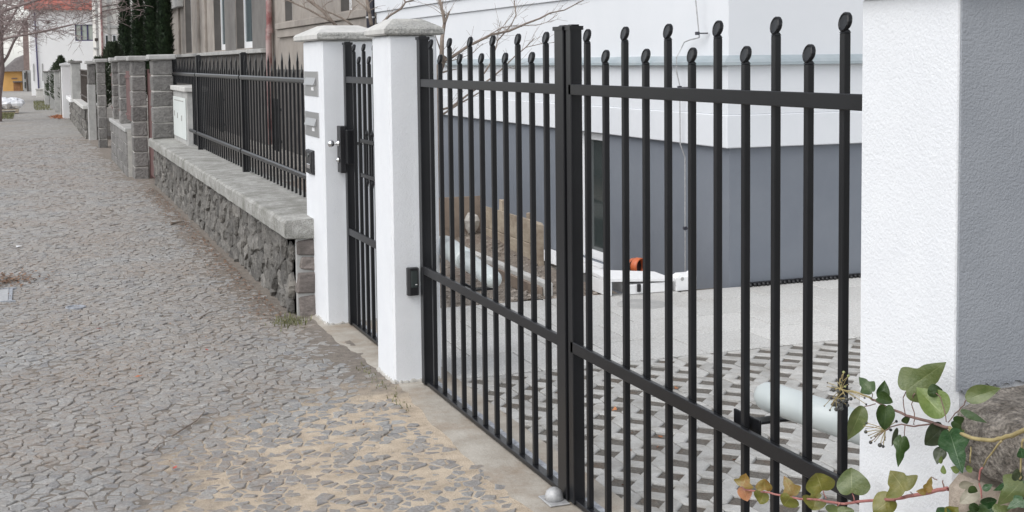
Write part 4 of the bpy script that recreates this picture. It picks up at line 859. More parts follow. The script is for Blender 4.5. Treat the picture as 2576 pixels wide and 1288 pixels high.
part('bay_ledge', B(4.46, 4.62, 26.4, 46.3, 1.86, 1.95, .01), 'concrete', bh); part('bay_base', B(4.57, 4.62, 26.4, 46.2, -.1, 1.858, .01), 'base_dark', bh)
part('bay_cornice', B(4.42, 4.62, 41.5, 46.6, 3.45, 3.75, .02), 'concrete', bh)
for y0, y1 in ((36.0, 36.5), (37.6, 38.1), (42.6, 43.1), (45.2, 46.2)): part('pilaster', B(4.55, 4.62, y0, y1, 1.95, 4.6, .01), 'beige', bh)
for (a, b, z0, z1) in w1 + w2:
    f = MB(); xw = 4.80; fwid = .13
    f.box(xw, xw + .05, a, a + fwid, z0, z1); f.box(xw, xw + .05, b - fwid, b - .002, z0, z1); f.box(xw, xw + .05, a + fwid, b - fwid, z0, z0 + .16); f.box(xw, xw + .05, a + fwid, b - fwid, z1 - .12, z1)
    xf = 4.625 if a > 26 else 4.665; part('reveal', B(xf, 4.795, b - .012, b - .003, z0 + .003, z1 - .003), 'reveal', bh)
    wo_ = part('window', f, 'frame', bh); part('pane', B(xw + .02, xw + .03, a + fwid, b - fwid, z0 + .16, z1 - .12), 'glass_teal', wo_)
part('roof', MB().add([(4.2, 17.6, 8), (12.4, 17.6, 8), (12.4, 46.6, 8), (4.2, 46.6, 8), (8.3, 17.6, 11), (8.3, 46.6, 11)], [(0, 1, 4), (1, 2, 5, 4), (2, 3, 5), (3, 0, 4, 5), (0, 3, 2, 1)]), 'roof_red', bh)
t = thing('rain_pipe', 'rusty red rain pipe on the beige house', 'downpipe', (4.55, 26.0, 0)); part('pipe', MB().tube([(4.55, 25.85, 8), (4.55, 25.85, 2.35), (4.53, 25.85, 2.2), (4.53, 25.85, 0)], .06, n=10), 'red_pipe', t, True)
for z in (2.3, 3.4): part('collar', MB().lathe([(.075, -.05), (.08, 0), (.075, .05)], (4.55, 25.85, z), n=10), 'red_pipe', t)
part('patch', B(4.60, 4.618, 26.0, 26.35, .6, 5, .004), 'cream', bh)

# ================================================================ FAR STREET END
fh = thing('far_house', 'far white house with red tiled roof at the street end', 'house', (1.7, 75, 0))
m = MB()
ops = [(2.42, 3.42, 2.99, 3.90)]
for (a, b) in ((.05, 2.42), (2.42, 3.42), (3.42, 5.2)):
    if a == 2.42: m.box(a, b, 75, 75.3, -.3, 2.99); m.box(a, b, 75, 75.3, 3.90, 4.74)
    else: m.box(a, b, 75, 75.3, -.3, 4.74)
m.box(.05, 5.2, 75.3, 84, -.3, 4.74); part('wall', m, 'far_white', fh)
rfm = MB()
for i in range(14):
    y0, z0 = 74.6 + i * .38, 4.70 + i * .26
    rfm.add([(-.2, y0, z0), (5.6, y0, z0), (5.6, y0 + .40, z0 + .235), (-.2, y0 + .40, z0 + .235), (-.2, y0, z0 + .05), (5.6, y0, z0 + .05), (5.6, y0 + .40, z0 + .28), (-.2, y0 + .40, z0 + .28)], [(0, 1, 5, 4), (4, 5, 6, 7), (0, 4, 7, 3), (1, 2, 6, 5), (0, 3, 2, 1)])
    for k in range(24):
        x = -.18 + k * .24; rfm.box(x, x + .10, y0 - .012, y0 + .01, z0 - .03, z0 + .085)
part('roof', rfm, 'roof_red', fh)
f = MB()
for a, b in ((2.42, 2.48), (2.72, 2.80), (3.04, 3.12), (3.36, 3.42)): f.box(a, b, 75.05, 75.15, 2.99, 3.90)
f.box(2.42, 3.42, 75.04, 75.16, 2.97, 3.05); f.box(2.42, 3.42, 75.04, 75.16, 3.86, 3.92); wv = part('window', f, 'purple', fh)
for a, b in ((2.48, 2.72), (2.80, 3.04), (3.12, 3.36)): part('pane', B(a, b, 75.1, 75.12, 3.05, 3.86), 'glass_pale', wv)
part('downpipe', MB().tube([(.34, 74.93, 4.6), (.42, 74.93, .3)], .04, n=8), 'purple', fh)
for x in (.16, .62): part('slit_window', B(x, x + .06, 74.97, 75.0, .8, 1.75), 'concrete', fh)
part('vent', B(.95, 1.10, 74.95, 75.0, 3.95, 4.07), 'iron', fh)
t = thing('meter_pier', 'small white roadside pier in front of the far white house', 'pier', (.45, 70, 0)); part('body', B(.25, .62, 70, 70.5, -.15, .40, .02), 'cap_smooth', t); part('lid', B(.22, .65, 69.95, 70.55, .40, .46, .01), 'cap_smooth', t)
bg_ = thing('brown_house', 'narrow brown brick gable between the orange and white houses', 'house', (-.2, 88, 0))
part('wall', B(-.36, -.02, 88, 96, -.5, 4.5), 'brown_wall', bg_); part('lower_wall', B(-.42, .04, 87.9, 88.0, -.5, 1.35), 'concrete', bg_); part('drainpipe', MB().tube([(-.22, 87.8, 1.3), (-.16, 87.8, -.4)], .05, n=8), 'iron', bg_)
for z in (.2, .8): part('window', B(-.36, -.28, 87.86, 87.9, z, z + .4), 'glass', bg_)
oh = thing('orange_house', 'small orange house with grey hip roof at the street end', 'house', (-1.1, 90, 0))
part('wall', B(-1.70, -.5, 90, 95, -.5, 1.30), 'far_orange', oh); part('plinth', B(-1.72, -.48, 89.97, 90, -.5, -.12), 'dark_pipe', oh)
part('roof', MB().add([(-1.85, 89.7, 1.28), (-.30, 89.7, 1.28), (-.30, 95.3, 1.28), (-1.85, 95.3, 1.28), (-.9, 91.5, 2.15), (-.2, 91.5, 2.45), (-.2, 94, 2.45)], [(0, 1, 5, 4), (1, 2, 6, 5), (2, 3, 4, 6), (3, 0, 4), (4, 5, 6), (0, 3, 2, 1)]), 'roof_grey', oh)
dd = part('door', B(-1.05, -.62, 89.92, 89.99, -.35, .55), 'wood', oh); part('canopy', B(-1.08, -.5, 89.7, 90, .56, .64), 'roof_grey', dd); part('sign_board', B(-1.15, -.8, 89.96, 89.99, .78, .86), 'brown_wall', oh)
part('garage_plinth', B(-1.15, -.55, 89.6, 89.95, -.5, -.02), 'far_white', oh)
ch = thing('cream_house', 'tall cream house behind the thuja hedge', 'house', (5, 62, 0))
m = MB(); m.box(3.15, 9, 62, 70, -.1, 9); part('wall', m, 'cream', ch)
for x in (3.30, 3.62):
    wv = part('window', B(x, x + .18, 61.93, 61.99, 2.3, 3.05), 'frame', ch); part('pane', B(x + .03, x + .15, 61.92, 61.928, 2.36, 3.0), 'glass', wv)
part('floor_band', B(3.14, 9, 61.93, 62, 3.35, 3.45), 'concrete', ch); part('pilaster', B(3.42, 3.52, 61.9, 62, 2.0, 9), 'concrete', ch); part('balcony_rail', MB().tube([(3.2, 61.8, 4.3), (4.2, 61.6, 4.5)], .03).tube([(3.2, 61.8, 4.1), (4.2, 61.6, 4.3)], .03), 'iron', ch)
part('red_pipe', MB().tube([(3.17, 61.9, 9), (3.17, 61.9, .5)], .05, n=8), 'red_pipe', ch)
t = thing('utility_pole', 'pale concrete utility pole in front of the far white house', 'pole', (2.58, 55, 0)); part('shaft', MB().tube([(2.575, 55, -.2), (2.575, 55, 9)], .125, .10, n=4), 'cream', t); part('box', B(2.52, 2.66, 54.82, 54.9, 2.62, 2.74, .01), 'iron', t); part('band', B(2.47, 2.69, 54.86, 55.14, 2.3, 2.36), 'concrete', t)

# wrapped building material and verge on the left
bgs = thing('wrapped_pallet', 'white plastic wrapped building material on a pallet at the pavement edge', 'pallet', (-.85, 47.6, 0))
part('pallet', MB().box(-1.5, -.42, 47.2, 48.3, .02, .05).box(-1.5, -.42, 47.2, 48.3, .11, .14).box(-1.5, -1.4, 47.2, 48.3, .05, .11).box(-.52, -.42, 47.2, 48.3, .05, .11), 'board', bgs)
lm = MB()
for i in range(9): lm.ball((-1.35 + .11 * i, 47.5 + random.uniform(0, .5), .34 + random.uniform(-.05, .04)), .22, 8, 6, (1.1, 1.2, .85), .14)
part('wrapping', lm, 'plastic_wrap', bgs)

# ================================================================ VEGETATION
def foliage_cone(cx, cy, z0, z1, r, n, size, shape=1.0, rnd=random):
    m = MB()
    for _ in range(n):
        u = rnd.random() ** .8; z = z0 + (z1 - z0) * u; rr = r * (min(1, (u + .06) * 5)) * (1 - u ** 2.4 * shape) * (.72 + .30 * math.sqrt(rnd.random()))
        a = rnd.uniform(0, 6.283); lump = 1 + .12 * math.sin(a * 5 + z * 3) + .08 * math.sin(a * 9 - z * 7)
        p = Vector((cx + rr * lump * math.cos(a), cy + rr * lump * math.sin(a), z)); o = Vector((math.cos(a), math.sin(a), rnd.uniform(.4, 1.6))).normalized()
        t = Vector((-math.sin(a), math.cos(a), rnd.uniform(-.4, .4))).normalized(); s = size * rnd.uniform(.6, 1.4)
        m.add([p - t * s * .35, p + t * s * .35, p + o * s + t * s * .12, p + o * s * 1.25, p + o * s * .9 - t * s * .2], [(0, 1, 2, 3, 4)])
    return m
def bare_tree(name, label, base, h, r, levels, rs, lean=Vector((0, 0, 0)), mat_='bark_grey', spread=.55, group=None, crown_dir=None):
    rnd = random.Random(rs); t = thing(name, label, 'tree', base, group); trunk = MB(); tw = MB()
    def grow(p, d, L, rad, lev):
        pts = [p.copy()]; q = p.copy(); k = 4 if lev < 2 else 3
        for i in range(k):
            d = (d + Vector((rnd.uniform(-.16, .16), rnd.uniform(-.16, .16), rnd.uniform(-.06, .12) - (.10 if lev > 3 else 0)))).normalized(); q = q + d * (L / k); pts.append(q.copy())
        r1 = rad * (.62 if lev < levels else .35)
        (trunk if lev < 2 else tw).tube(pts, rad, r1, n=8 if lev < 2 else (4 if lev < 4 else 3), cap=lev == 0)
        if lev >= levels: return
        nb = rnd.randint(4, 5) if lev < 3 else (3 if lev < 6 else 3)
        for j in range(nb):
            f = rnd.uniform(.45, 1.0) if j else 1.0; b = pts[min(k, int(f * k))]
            ax = Vector((rnd.uniform(-1, 1), rnd.uniform(-1, 1), rnd.uniform(-.35, .55)))
            if crown_dir is not None: ax += crown_dir
            nd = (d * (1 - spread) + ax.normalized() * spread * 1.15).normalized()
            grow(b, nd, L * rnd.uniform(.55, .78), max(.0075, r1 * (rnd.uniform(.28, .45) if lev < 2 else rnd.uniform(.5, .8))), lev + 1)
    grow(Vector(base), (Vector((0, 0, 1)) + lean).normalized(), h, r, 0)
    part('trunk', trunk, mat_, t, True); part('crown', tw, mat_, t)
    return t
bare_tree('street_tree', 'large bare tree with dense twigs at the left edge of the street', (-1.02, 41, -.1), 3.4, .19, 6, 5, spread=.60)
bare_tree('street_tree', 'paler bare tree farther down the left side of the street', (-2.1, 63, -.1), 3.2, .20, 6, 11, spread=.6)
for k, (x, y, r, h, lab) in enumerate(((3.62, 37.4, .215, 5.6, 'nearest columnar thuja beside the beige house'), (3.62, 41.5, .235, 5.9, 'second columnar thuja of the hedge row'), (3.62, 46.6, .26, 5.5, 'third columnar thuja of the hedge row'), (3.60, 53.0, .30, 5.7, 'farthest columnar thuja of the hedge row'))):
    t = thing('thuja', lab, 'tree', (x, y, 0), 'columnar thujas'); rnd = random.Random(40 + k)
    part('trunk', MB().tube([(x, y, -.05), (x, y, h * .8)], .07, .02, n=8), 'bark', t)
    part('core', MB().lathe([(r * .3, .15), (r * .75, .5), (r * .78, h * .45), (r * .5, h * .75), (.03, h * .95)], (x, y, 0), n=10), 'thuja', t)
    part('crown', foliage_cone(x, y, .1, h, r * 1.0, 5600, .085, 1.0, rnd), 'thuja', t)
t = thing('round_bush', 'dense green bush beside the thuja row', 'bush', (3.0, 50.5, 0)); part('stem', MB().tube([(2.95, 50.5, 0), (2.95, 50.5, 1.2)], .06, n=6), 'bark', t)
part('crown', foliage_cone(2.95, 50.5, .2, 2.45, .62, 3500, .10, .8, random.Random(3)), 'conifer', t)
for (x, y, h, lab) in ((1.30, 45.5, 1.75, 'small young conifer behind the far white pillar'), (1.05, 49, 1.95, 'taller young conifer behind the far fence'), (1.9, 40, 1.85, 'young conifer tip beside the concrete pillar'), (.95, 53, 1.7, 'bushy young conifer at the far fence end')):
    t = thing('young_conifer', lab, 'conifer', (x, y, 0), 'young conifers'); part('trunk', MB().tube([(x, y, 0), (x, y, h)], .03, .005, n=6), 'bark', t); part('crown', foliage_cone(x, y, .3, h, .40, 1500, .08, .95, random.Random(int(y))), 'conifer', t)

def shrub(name, label, data, base, seed):
    rnd = random.Random(seed); t = thing(name, label, 'shrub', base)
    tr = MB(); tr.tube([base, (base[0] + .03, base[1], base[2] + .7), data[0][0][0]], .045, .036, n=8); part('trunk', tr, 'bark', t, True)
    tw = MB()
    for (pts, r0, r1) in data:
        part('branch', MB().tube(pts, r0, r1, n=6), 'bark', t, True)
        for i in range(len(pts) - 1):
            a, b = Vector(pts[i]), Vector(pts[i + 1])
            for _ in range(rnd.randint(1, 3)):
                p = a.lerp(b, rnd.random()); d = ((b - a).normalized() + Vector((rnd.uniform(-.9, .9), rnd.uniform(-.6, .6), rnd.uniform(-.5, .9)))).normalized(); L = rnd.uniform(.06, .24)
                q = p + d * L * .5 + Vector((0, 0, rnd.uniform(-.01, .02))); e = p + d * L; tw.tube([p, q, e], max(.0016, r1 * .35), .0010, n=3)
                if rnd.random() < .5: tw.tube([q, q + Vector((rnd.uniform(-1, 1), rnd.uniform(-1, 1), rnd.uniform(-.3, 1))) * .06], .0013, .0009, n=3)
    part('twigs', tw, 'bark', t, kind='stuff'); return t
shrub('bare_shrub', 'leafless shrub with long thin branches behind the slim white pillar', SHRUB_A, (SHRUB_A[0][0][0][0] - .06, SHRUB_A[0][0][0][1], -.02), 1)
t = shrub('bare_shrub', 'leafless shrub branches rising behind the letterbox pillar', SHRUB_B, (SHRUB_B[0][0][0][0] + .1, SHRUB_B[0][0][0][1] + .1, -.02), 2)

# ================================================================ YARD CLUTTER
pl = thing('plywood_sheet', 'stained brown plywood sheet standing in the gravel bed', 'board', (3.58, 10.85, .05)); part('sheet', B(3.36, 3.785, 10.845, 10.865, .04, .425, .002, .003), 'board_dark', pl); part('batten', B(3.40, 3.45, 10.866, 10.90, .0, .40, .003), 'board', pl)
pk = thing('formwork_boards', 'pale weathered formwork boards staked along the trench', 'boards', (3.78, 10, 0))
for (z0, z1) in ((-.06, .155), (.16, .30)):
    part('plank', MB().box(3.760, 3.785, 9.36, 10.76, z0, z1 + (.05 if z1 > .2 else 0), .003, .004), 'board', pk)
for y, zt in ((10.34, .44), (9.69, .395)): part('stake', B(3.788, 3.83, y - .03, y + .03, -.35, zt, .004, .003), 'board', pk)
part('end_stake', B(3.735, 3.775, 9.32, 9.40, -.02, .345, .004, .006), 'board', pk)
kb = thing('edging_kerb', 'pale concrete edging kerb in the gravel bed', 'kerb', (3.33, 10, 0)); part('kerb', B(3.30, 3.36, 8.12, 12.4, -.05, .10, .008), 'cap_smooth', kb)
t = thing('timber_board', 'short brown timber board lying against the edging kerb', 'board', (3.27, 8.7, 0)); part('plank', B(3.265, 3.295, 8.15, 9.3, -.02, .07, .003, .003), 'board_dark', t)
t = thing('rubble_lump', 'white mottled mortar lump by the plywood sheet', 'rubble', (3.66, 10.75, .1)); part('lump', MB().ball((3.66, 10.75, .20), .085, 9, 7, (.8, 1, 1.1), .16), 'mortar_light', t)
wb = thing('foam_box', 'white polystyrene box lying at the slab edge by the house', 'box', (3.95, 8.05, 0))
part('base', B(3.86, 4.20, 7.955, 8.22, .002, .072, .006), 'styro', wb); part('lid', MB().add([(3.70, 7.96, .105), (4.215, 7.945, .076), (4.215, 8.25, .082), (3.70, 8.30, .118), (3.70, 7.96, .125), (4.215, 7.945, .092), (4.215, 8.25, .098), (3.70, 8.30, .142)], [(0, 1, 5, 4), (1, 2, 6, 5), (2, 3, 7, 6), (3, 0, 4, 7), (4, 5, 6, 7), (3, 2, 1, 0)]), 'styro', wb)
part('end_wall', B(3.70, 3.74, 7.965, 8.28, .002, .106, .004), 'styro', wb); part('clip', B(3.925, 3.95, 7.935, 7.954, .02, .075, .003), 'black', wb)  # the black piece paints in the shade of the gap at the box corner
cn = thing('plastic_canister', 'small white plastic canister beside the foam box', 'canister', (4.31, 8.0, 0))
part('body', MB().add([(4.235, 7.955, .002), (4.40, 7.955, .002), (4.40, 8.05, .002), (4.235, 8.05, .002), (4.235, 7.955, .09), (4.40, 7.955, .10), (4.40, 8.05, .10), (4.235, 8.05, .09), (4.275, 7.965, .118), (4.385, 7.965, .118), (4.385, 8.04, .118), (4.275, 8.04, .118)], [(0, 1, 5, 4), (1, 2, 6, 5), (2, 3, 7, 6), (3, 0, 4, 7), (4, 5, 9, 8), (5, 6, 10, 9), (6, 7, 11, 10), (7, 4, 8, 11), (8, 9, 10, 11), (3, 2, 1, 0)]), 'styro', cn)
part('handle_hole_shade', MB().lathe([(.014, 0), (.011, .002)], (4.285, 7.9545, .085), (0, -1, 0), 10), 'concrete', cn); part('cap', MB().lathe([(.014, 0), (.014, .012)], (4.36, 8.0, .118), n=10), 'styro', cn)  # grey disc on the body stands for the shade in the handle hole
op = thing('drain_elbow', 'orange plastic drain pipe elbow standing by the house wall', 'pipe', (4.2, 8.5, 0))
el = [(4.205, 8.62, -.36), (4.205, 8.62, .02), (4.205, 8.615, .06), (4.21, 8.59, .085), (4.203, 8.565, .098), (4.20, 8.525, .098)]
vs = []; m = MB(); m.tube(el, .056, n=16, cap=False); part('bend', m, 'orange', op, True)
mm = MB(); ax = Vector((.40, -.92, .02)).normalized(); c_ = Vector((4.20, 8.52, .098))
mm.lathe([(.056, -.01), (.066, .0), (.066, .055), (.059, .056), (.057, .0), (.040, -.02)], c_, ax, 18); part('socket', mm, 'orange', op, True); part('bore_shade', MB().lathe([(.0565, .002), (.0565, .003)], c_, ax, 16), 'black', op)  # black disc in the socket stands for the shade inside the pipe

# ================================================================ SMALL THINGS ON THE PAVEMENT
t = thing('valve_cover', 'small oval iron valve cover set in the cobbles', 'cover', (.235, 9.08, 0)); part('ring', MB().lathe([(.068, -.01), (.068, .008), (.055, .009), (.054, .001), (.0, .001)], (.235, 9.08, 0), n=20), 'zinc_strip', t)
t = thing('metal_plate', 'pale rectangular metal cover plate at the left pavement edge', 'cover', (-.40, 9.78, 0)); part('plate', B(-.66, -.20, 9.52, 10.04, -.01, .006, .003), 'zinc', t); part('frame', MB().box(-.65, -.15, 9.49, 9.515, -.01, .009).box(-.65, -.15, 10.045, 10.07, -.01, .009).box(-.198, -.175, 9.52, 10.04, -.01, .006), 'zinc_strip', t)
def litter(name, mat_, area_fn, n, size, label, cat):
    m = MB()
    for _ in range(n):
        x, y = area_fn(); s = size * random.uniform(.5, 1.3); a = random.uniform(0, 6.28); z = .006 + random.uniform(0, .012)
        d = Vector((math.cos(a), math.sin(a), random.uniform(-.2, .35))); e = Vector((-math.sin(a), math.cos(a), random.uniform(-.2, .35))); p = Vector((x, y, z))
        m.add([p - d * s * .6, p + e * s * .35, p + d * s * .6, p - e * s * .35], [(0, 1, 2, 3)])
    o = link(name, m.mesh(name), mat_); tag(o, label, cat, None, 'stuff'); return o
litter('leaf_heap', 'litter', lambda: (-.33 + random.gauss(0, .17), 10.45 + random.gauss(0, .17)), 900, .026, 'heap of reddish brown leaf litter at the left pavement edge', 'leaf litter')
litter('wall_litter', 'litter', lambda: (1.49 - abs(random.gauss(0, .11)), random.uniform(8.1, 17.5)), 2200, .018, 'brown leaf litter along the foot of the stone wall', 'leaf litter')
litter('far_leaves', 'leaf_dry', lambda: (.82 + random.gauss(0, .12), 43.2 + random.gauss(0, .7)), 900, .06, 'pile of orange brown leaves by the far white pillar', 'leaf litter')
litter('scattered_debris', 'litter', lambda: (random.uniform(-.4, 1.5), random.uniform(4.3, 13)), 420, .012, 'tiny brown debris scattered over the cobbles', 'leaf litter')
def grass_patch(name, label, n, fn, h):
    m = MB()
    for _ in range(n):
        x, y = fn(); a = random.uniform(0, 6.28); l = h * random.uniform(.5, 1.3); w_ = .0025 + l * .03; d = Vector((math.cos(a), math.sin(a), 0)); p = Vector((x, y, -.005)); e = Vector((-d.y, d.x, 0)) * w_
        m.add([p - e, p + e, p + d * l * .25 + Vector((0, 0, l * .7)) + e * .6, p + d * l * .7 + Vector((0, 0, l)), p + d * l * .25 + Vector((0, 0, l * .7)) - e * .6], [(0, 1, 2, 3, 4)])
    tag(link(name, m.mesh(name), 'grass'), label, 'grass', None, 'stuff')
grass_patch('grass_tuft', 'small green grass tuft at the near end of the stone wall', 200, lambda: (1.50 + random.gauss(0, .06), 7.98 + random.gauss(0, .09)), .035)
grass_patch('pillar_weeds', 'thin weeds along the concrete strip by the slim pillar', 130, lambda: (1.62 + random.gauss(0, .02), random.uniform(5.7, 6.7)), .02)
grass_patch('verge_grass', 'strip of green verge grass near the wrapped pallet', 3000, lambda: (random.uniform(-2.3, -.55), random.uniform(42.5, 46.8)), .09)
grass_patch('far_verge_grass', 'green patch of grass beside the far fence', 1500, lambda: (random.uniform(.1, .75), random.uniform(50, 62)), .08)
def twig(label, pts, r):
    solo('twig', MB().tube(pts, r, r * .5, n=5), 'bark', label, 'twig', 'twigs on the pavement')
twig('long thin curved twig lying on the sandy cobbles', [(.53, 5.70, .010), (.60, 5.80, .014), (.66, 5.90, .012), (.715, 6.03, .016)], .0045)
twig('short kinked twig just below the long curved twig', [(.43, 5.50, .010), (.455, 5.56, .014), (.47, 5.60, .012), (.52, 5.63, .014)], .003)
twig('small dark twig near the stone wall end', [(.98, 8.35, .010), (1.04, 8.45, .014), (1.10, 8.5, .012)], .004)
twig('dark stick lying against the foot of the stone wall', [(1.30, 13.4, .012), (1.37, 13.45, .018), (1.44, 13.5, .014)], .012)
def dry_leaf_mesh(s):
    m = MB(); m.add([(-s, 0, 0), (-s * .3, s * .45, s * .25), (s * .4, s * .35, s * .1), (s, 0, s * .3), (s * .35, -s * .4, s * .22), (-s * .4, -s * .38, s * .05), (0, 0, 0)], [(0, 6, 1), (1, 6, 2), (2, 6, 3), (3, 6, 4), (4, 6, 5), (5, 6, 0)]); return m.mesh('fallen_leaf')
DLm = dry_leaf_mesh(.024); DLr = dry_leaf_mesh(.022); DLr.materials.append(M['leaf_red'])
for x, y in ((2.11, 5.50), (2.21, 5.63), (2.32, 5.38), (2.216, 4.98), (2.43, 4.76), (2.54, 4.89), (2.326, 4.51), (2.215, 4.26), (2.44, 4.28), (2.54, 4.39), (2.755, 4.65), (2.65, 5.0), (2.87, 5.25), (2.43, 5.0), (2.11, 4.87), (2.65, 4.52), (2.97, 5.62), (2.54, 5.37), (2.11, 4.39), (2.33, 4.76)):
    for _ in range(1):
        o = link('fallen_leaf', DLm, 'leaf_dry', None, (x + random.uniform(-.025, .025), y + random.uniform(-.025, .025), -.012)); o.rotation_euler = (random.uniform(-.4, .4), random.uniform(-.4, .4), random.uniform(0, 6)); o.scale = (random.uniform(.6, 1.1),) * 3
        tag(o, 'dry orange red leaf lying in a paver opening behind the gate', 'leaf', 'leaves in the paver openings')
for (x, y, lab) in ((.894, 7.374, 'red leaf on the cobbles near the garden gate'), (.349, 8.249, 'small red leaf on the cobbles left of the garden gate'), (.496, 5.245, 'red leaf on the sandy cobbles below the twigs')):
    o = link('fallen_leaf', DLr, 'leaf_red', None, (x, y, .008)); o.rotation_euler = (.2, .1, x * 9); tag(o, lab, 'leaf')
o = link('fallen_leaf', DLm, 'leaf_dry', None, (.483, 6.892, .006)); tag(o, 'orange leaf on the cobbles in the middle of the pavement', 'leaf')
solo('paper_scrap', MB().add([(-.17, 12.30, .008), (-.12, 12.31, .02), (-.125, 12.37, .012), (-.175, 12.36, .016)], [(0, 1, 2, 3)]), 'frame', 'white paper scrap on the far left cobbles', 'paper')

# ================================================================ OLD WALL AND IVY (bottom right)
ow = thing('old_garden_wall', 'rough old concrete coped wall under the ivy at the right edge', 'wall', (1.75, 1.5, 0))
sec = []
for i in range(30):
    a = 2 * math.pi * i / 30; cs, sn = math.cos(a), math.sin(a)
    sec.append((1.775 + .175 * math.copysign(abs(cs) ** .38, cs), .934 + .069 * math.copysign(abs(sn) ** .5, sn)))
m = MB(); stn = [1.990 - .0165 * i for i in range(62)]; n = len(sec); vs = []
for j, y in enumerate(stn):
    k = min(1, (j + 1) / 4) ** .4
    for x, z in sec:
        p = Vector((x, y, z)); d = .010 * noise.noise(p * 14) + .007 * noise.noise(p * 37) + .0045 * noise.noise(p * 90); u = Vector((x - 1.775, 0, (z - .934) * 2)).normalized()
        k = k if x > 1.69 else k * min(1, .62 + .38 * min(1, max(0, (1.975 - y) / .07)))
        vs.append((1.775 + (x - 1.775) * k + u.x * d, y + .006 * noise.noise(p * 25), .934 + (z - .934) * k + u.z * d))
m.add(vs, [(j * n + i, j * n + (i + 1) % n, (j + 1) * n + (i + 1) % n, (j + 1) * n + i) for j in range(61) for i in range(n)] + [tuple(range(n))])
part('coping_stone', m, 'old_cement', ow)
part('core', B(1.675, 1.93, .98, 1.90, -.1, .868, .02, .004), 'old_cement', ow)
for (y0, y1, z0, z1, x0) in ((1.80, 1.95, .74, .858, 1.610), (1.78, 1.955, .60, .73, 1.603), (1.80, 1.95, .44, .59, 1.61), (1.79, 1.955, .28, .43, 1.605), (1.80, 1.95, .0, .27, 1.61), (1.55, 1.77, .62, .80, 1.65), (1.52, 1.76, .44, .60, 1.645), (1.3, 1.5, .6, .82, 1.65)):
    part('stone', B(x0, 1.72, y0, y1, z0, z1, .022, .008), 'old_stone', ow)

OUT = {'A': [(0, 0), (-.07, .22), (-.02, .58), (.20, 1.0), (.33, .86), (.46, .55), (.62, .50), (.82, .26), (1, 0)],
       'B': [(0, 0), (.02, .36), (.14, .78), (.34, 1.0), (.56, .86), (.78, .48), (.92, .18), (1, 0)],
       'C': [(0, 0), (-.10, .34), (-.04, .74), (.22, 1.0), (.46, .92), (.66, .72), (.86, .40), (1, 0)]}
def ivy_leaf(parent, d):
    b, ax, wv = Vector(d[0:3]), Vector(d[3:6]), Vector(d[6:9]); nrm = wv.cross(ax).normalized(); L = ax.length; W = wv.length
    view = (b - Vector((0, 0, 1.65)))
    if nrm.dot(view) > 0: nrm = -nrm
    ol = OUT[d[9]]; vs = []; vein = []; fs = []
    fine = []
    for i in range(len(ol) - 1):                       # round the outline off
        for k in range(3):
            t = k / 3; p0 = ol[max(0, i - 1)]; p1 = ol[i]; p2 = ol[i + 1]; p3 = ol[min(len(ol) - 1, i + 2)]
            fine.append(tuple(.5 * ((2 * p1[c]) + (-p0[c] + p2[c]) * t + (2 * p0[c] - 5 * p1[c] + 4 * p2[c] - p3[c]) * t * t + (-p0[c] + 3 * p1[c] - 3 * p2[c] + p3[c]) * t ** 3) for c in (0, 1)))
    fine.append(ol[-1]); n = len(fine); asym = random.uniform(.85, 1.15); cup = random.uniform(-.22, .28); bend = random.uniform(-.30, .12); wav = random.uniform(0, 6)
    cols = (-1, -.66, -.33, -.045, 0, .045, .33, .66, 1)
    for i, (u, v) in enumerate(fine):
        v = max(0, v); um = i / (n - 1)
        for s in cols:
            vv = v * s * (asym if s < 0 else 2 - asym); uu = um + (u - um) * abs(s)
            z = cup * W * vv * vv * 1.6 + bend * L * uu * uu + .06 * W * math.sin(6 * uu + 3 * vv + wav) + .09 * W * abs(vv)
            vs.append(b + ax * uu + wv * vv + nrm * z)
            lat = 1.0 if (abs(s) == .33 and i % 6 == 2) or (abs(s) == .66 and i % 6 == 3) else 0.0
            vein.append(.75 if s == 0 else (.0 if abs(s) > .05 else .0) + .16 * lat)
    c = len(cols)
    for i in range(n - 1):
        for k in range(c - 1): fs.append((i * c + k, i * c + k + 1, (i + 1) * c + k + 1, (i + 1) * c + k))
    loc = parent.location; me = bpy.data.meshes.new('leaf'); me.from_pydata([v - loc for v in vs], [], fs)
    at = me.attributes.new('vein', 'FLOAT', 'POINT'); at.data.foreach_set('value', vein)
    me.polygons.foreach_set('use_smooth', [True] * len(me.polygons))
    link('leaf', me, LEAF[d[10]], parent)
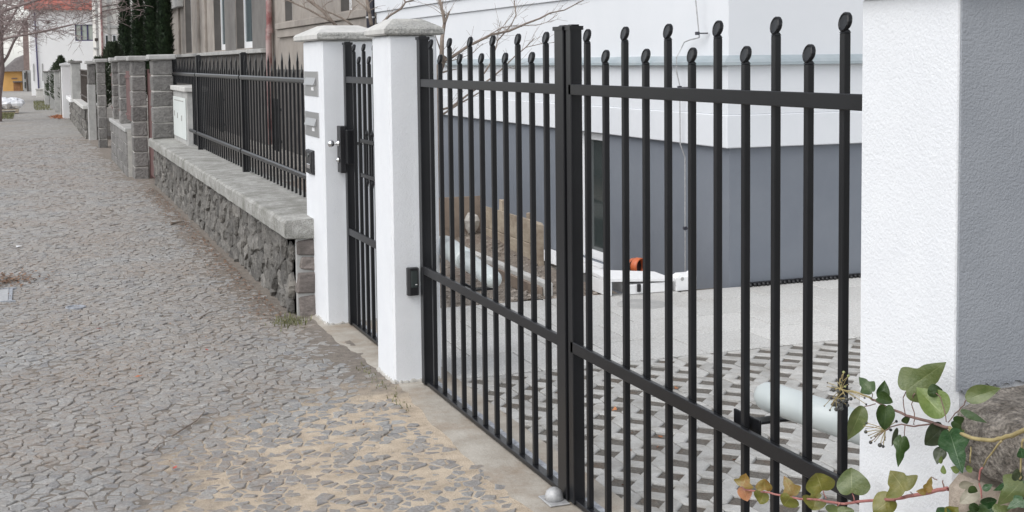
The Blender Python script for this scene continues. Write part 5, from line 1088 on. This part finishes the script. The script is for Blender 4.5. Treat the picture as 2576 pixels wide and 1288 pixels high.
def smooth_path(pts, k=4):
    P = [Vector(p) for p in pts]; o = []
    for i in range(len(P) - 1):
        a, b, c, d = P[max(0, i - 1)], P[i], P[i + 1], P[min(len(P) - 1, i + 2)]
        for j in range(k):
            t = j / k; o.append(.5 * ((2 * b) + (-a + c) * t + (2 * a - 5 * b + 4 * c - d) * t * t + (-a + 3 * b - 3 * c + d) * t ** 3))
    return o + [P[-1]]
iv = thing('ivy_plant', 'green ivy with dark berry clusters growing over the old wall', 'ivy', (1.6, 1.9, .85))
for d in IVY_UP: ivy_leaf(iv, d)
for _ in range(26):                                    # extra leaves in the tangle on the wall face
    y = random.uniform(1.70, 1.90); z = random.uniform(.66, .84) - (y - 1.70) * .15; L = random.uniform(.022, .05); a = random.uniform(0, 6.28)
    ax = Vector((random.uniform(-.3, .1), math.cos(a), math.sin(a))).normalized() * L; wv = ax.cross(Vector((-1, -.5, .3))).normalized() * L * random.uniform(.35, .6)
    ivy_leaf(iv, (random.uniform(1.555, 1.60), y, z, *ax, *wv, random.choice('ABC'), random.choice((0, 0, 1, 4, 4, 3, 5, 8))))
for pts, r0, r1, m_ in IVY_STEMS: part('stem', MB().tube([p + Vector([random.uniform(-.0012, .0012) for _ in range(3)]) for p in smooth_path(pts)], r0 * .68, r1 * .68, n=7), 'stem_' + m_, iv, True)
def berries(parent, data, m_, hub):
    for (x, y, z, r) in data:
        bo = part('berry', MB().ball((x, y, z), r, 10, 7), m_, parent, True)
        h = Vector(hub); e = Vector((x, y, z)); mid = h.lerp(e, .5) + Vector((0, 0, .002)); part('stalk', MB().tube([h, mid, e], .0009, .0008, n=4), 'stem_yellow', bo)
hubA = IVY_STEMS[1][0][2]; hubB = IVY_STEMS[5][0][-1]
hub2 = IVY_STEMS[3][0][1]
berries(iv, BERRIES_A[1:12], 'berry', hub2); berries(iv, BERRIES_A[:1] + BERRIES_A[12:], 'berry', hubA); berries(iv, BERRIES_L, 'berry_green', hubA); berries(iv, BERRIES_B, 'berry', hubB)
il = thing('ivy_shoot', 'red stemmed ivy shoot with olive leaves reaching across the gate', 'ivy', (1.615, 2.0, .7))
for d in IVY_LO: ivy_leaf(il, d)
for pts, r0, r1, m_ in IVY_LO_STEMS: part('stem', MB().tube([p + Vector([random.uniform(-.001, .001) for _ in range(3)]) for p in smooth_path(pts)], r0 * .8, r1 * .85, n=7), 'stem_' + m_, il, True)
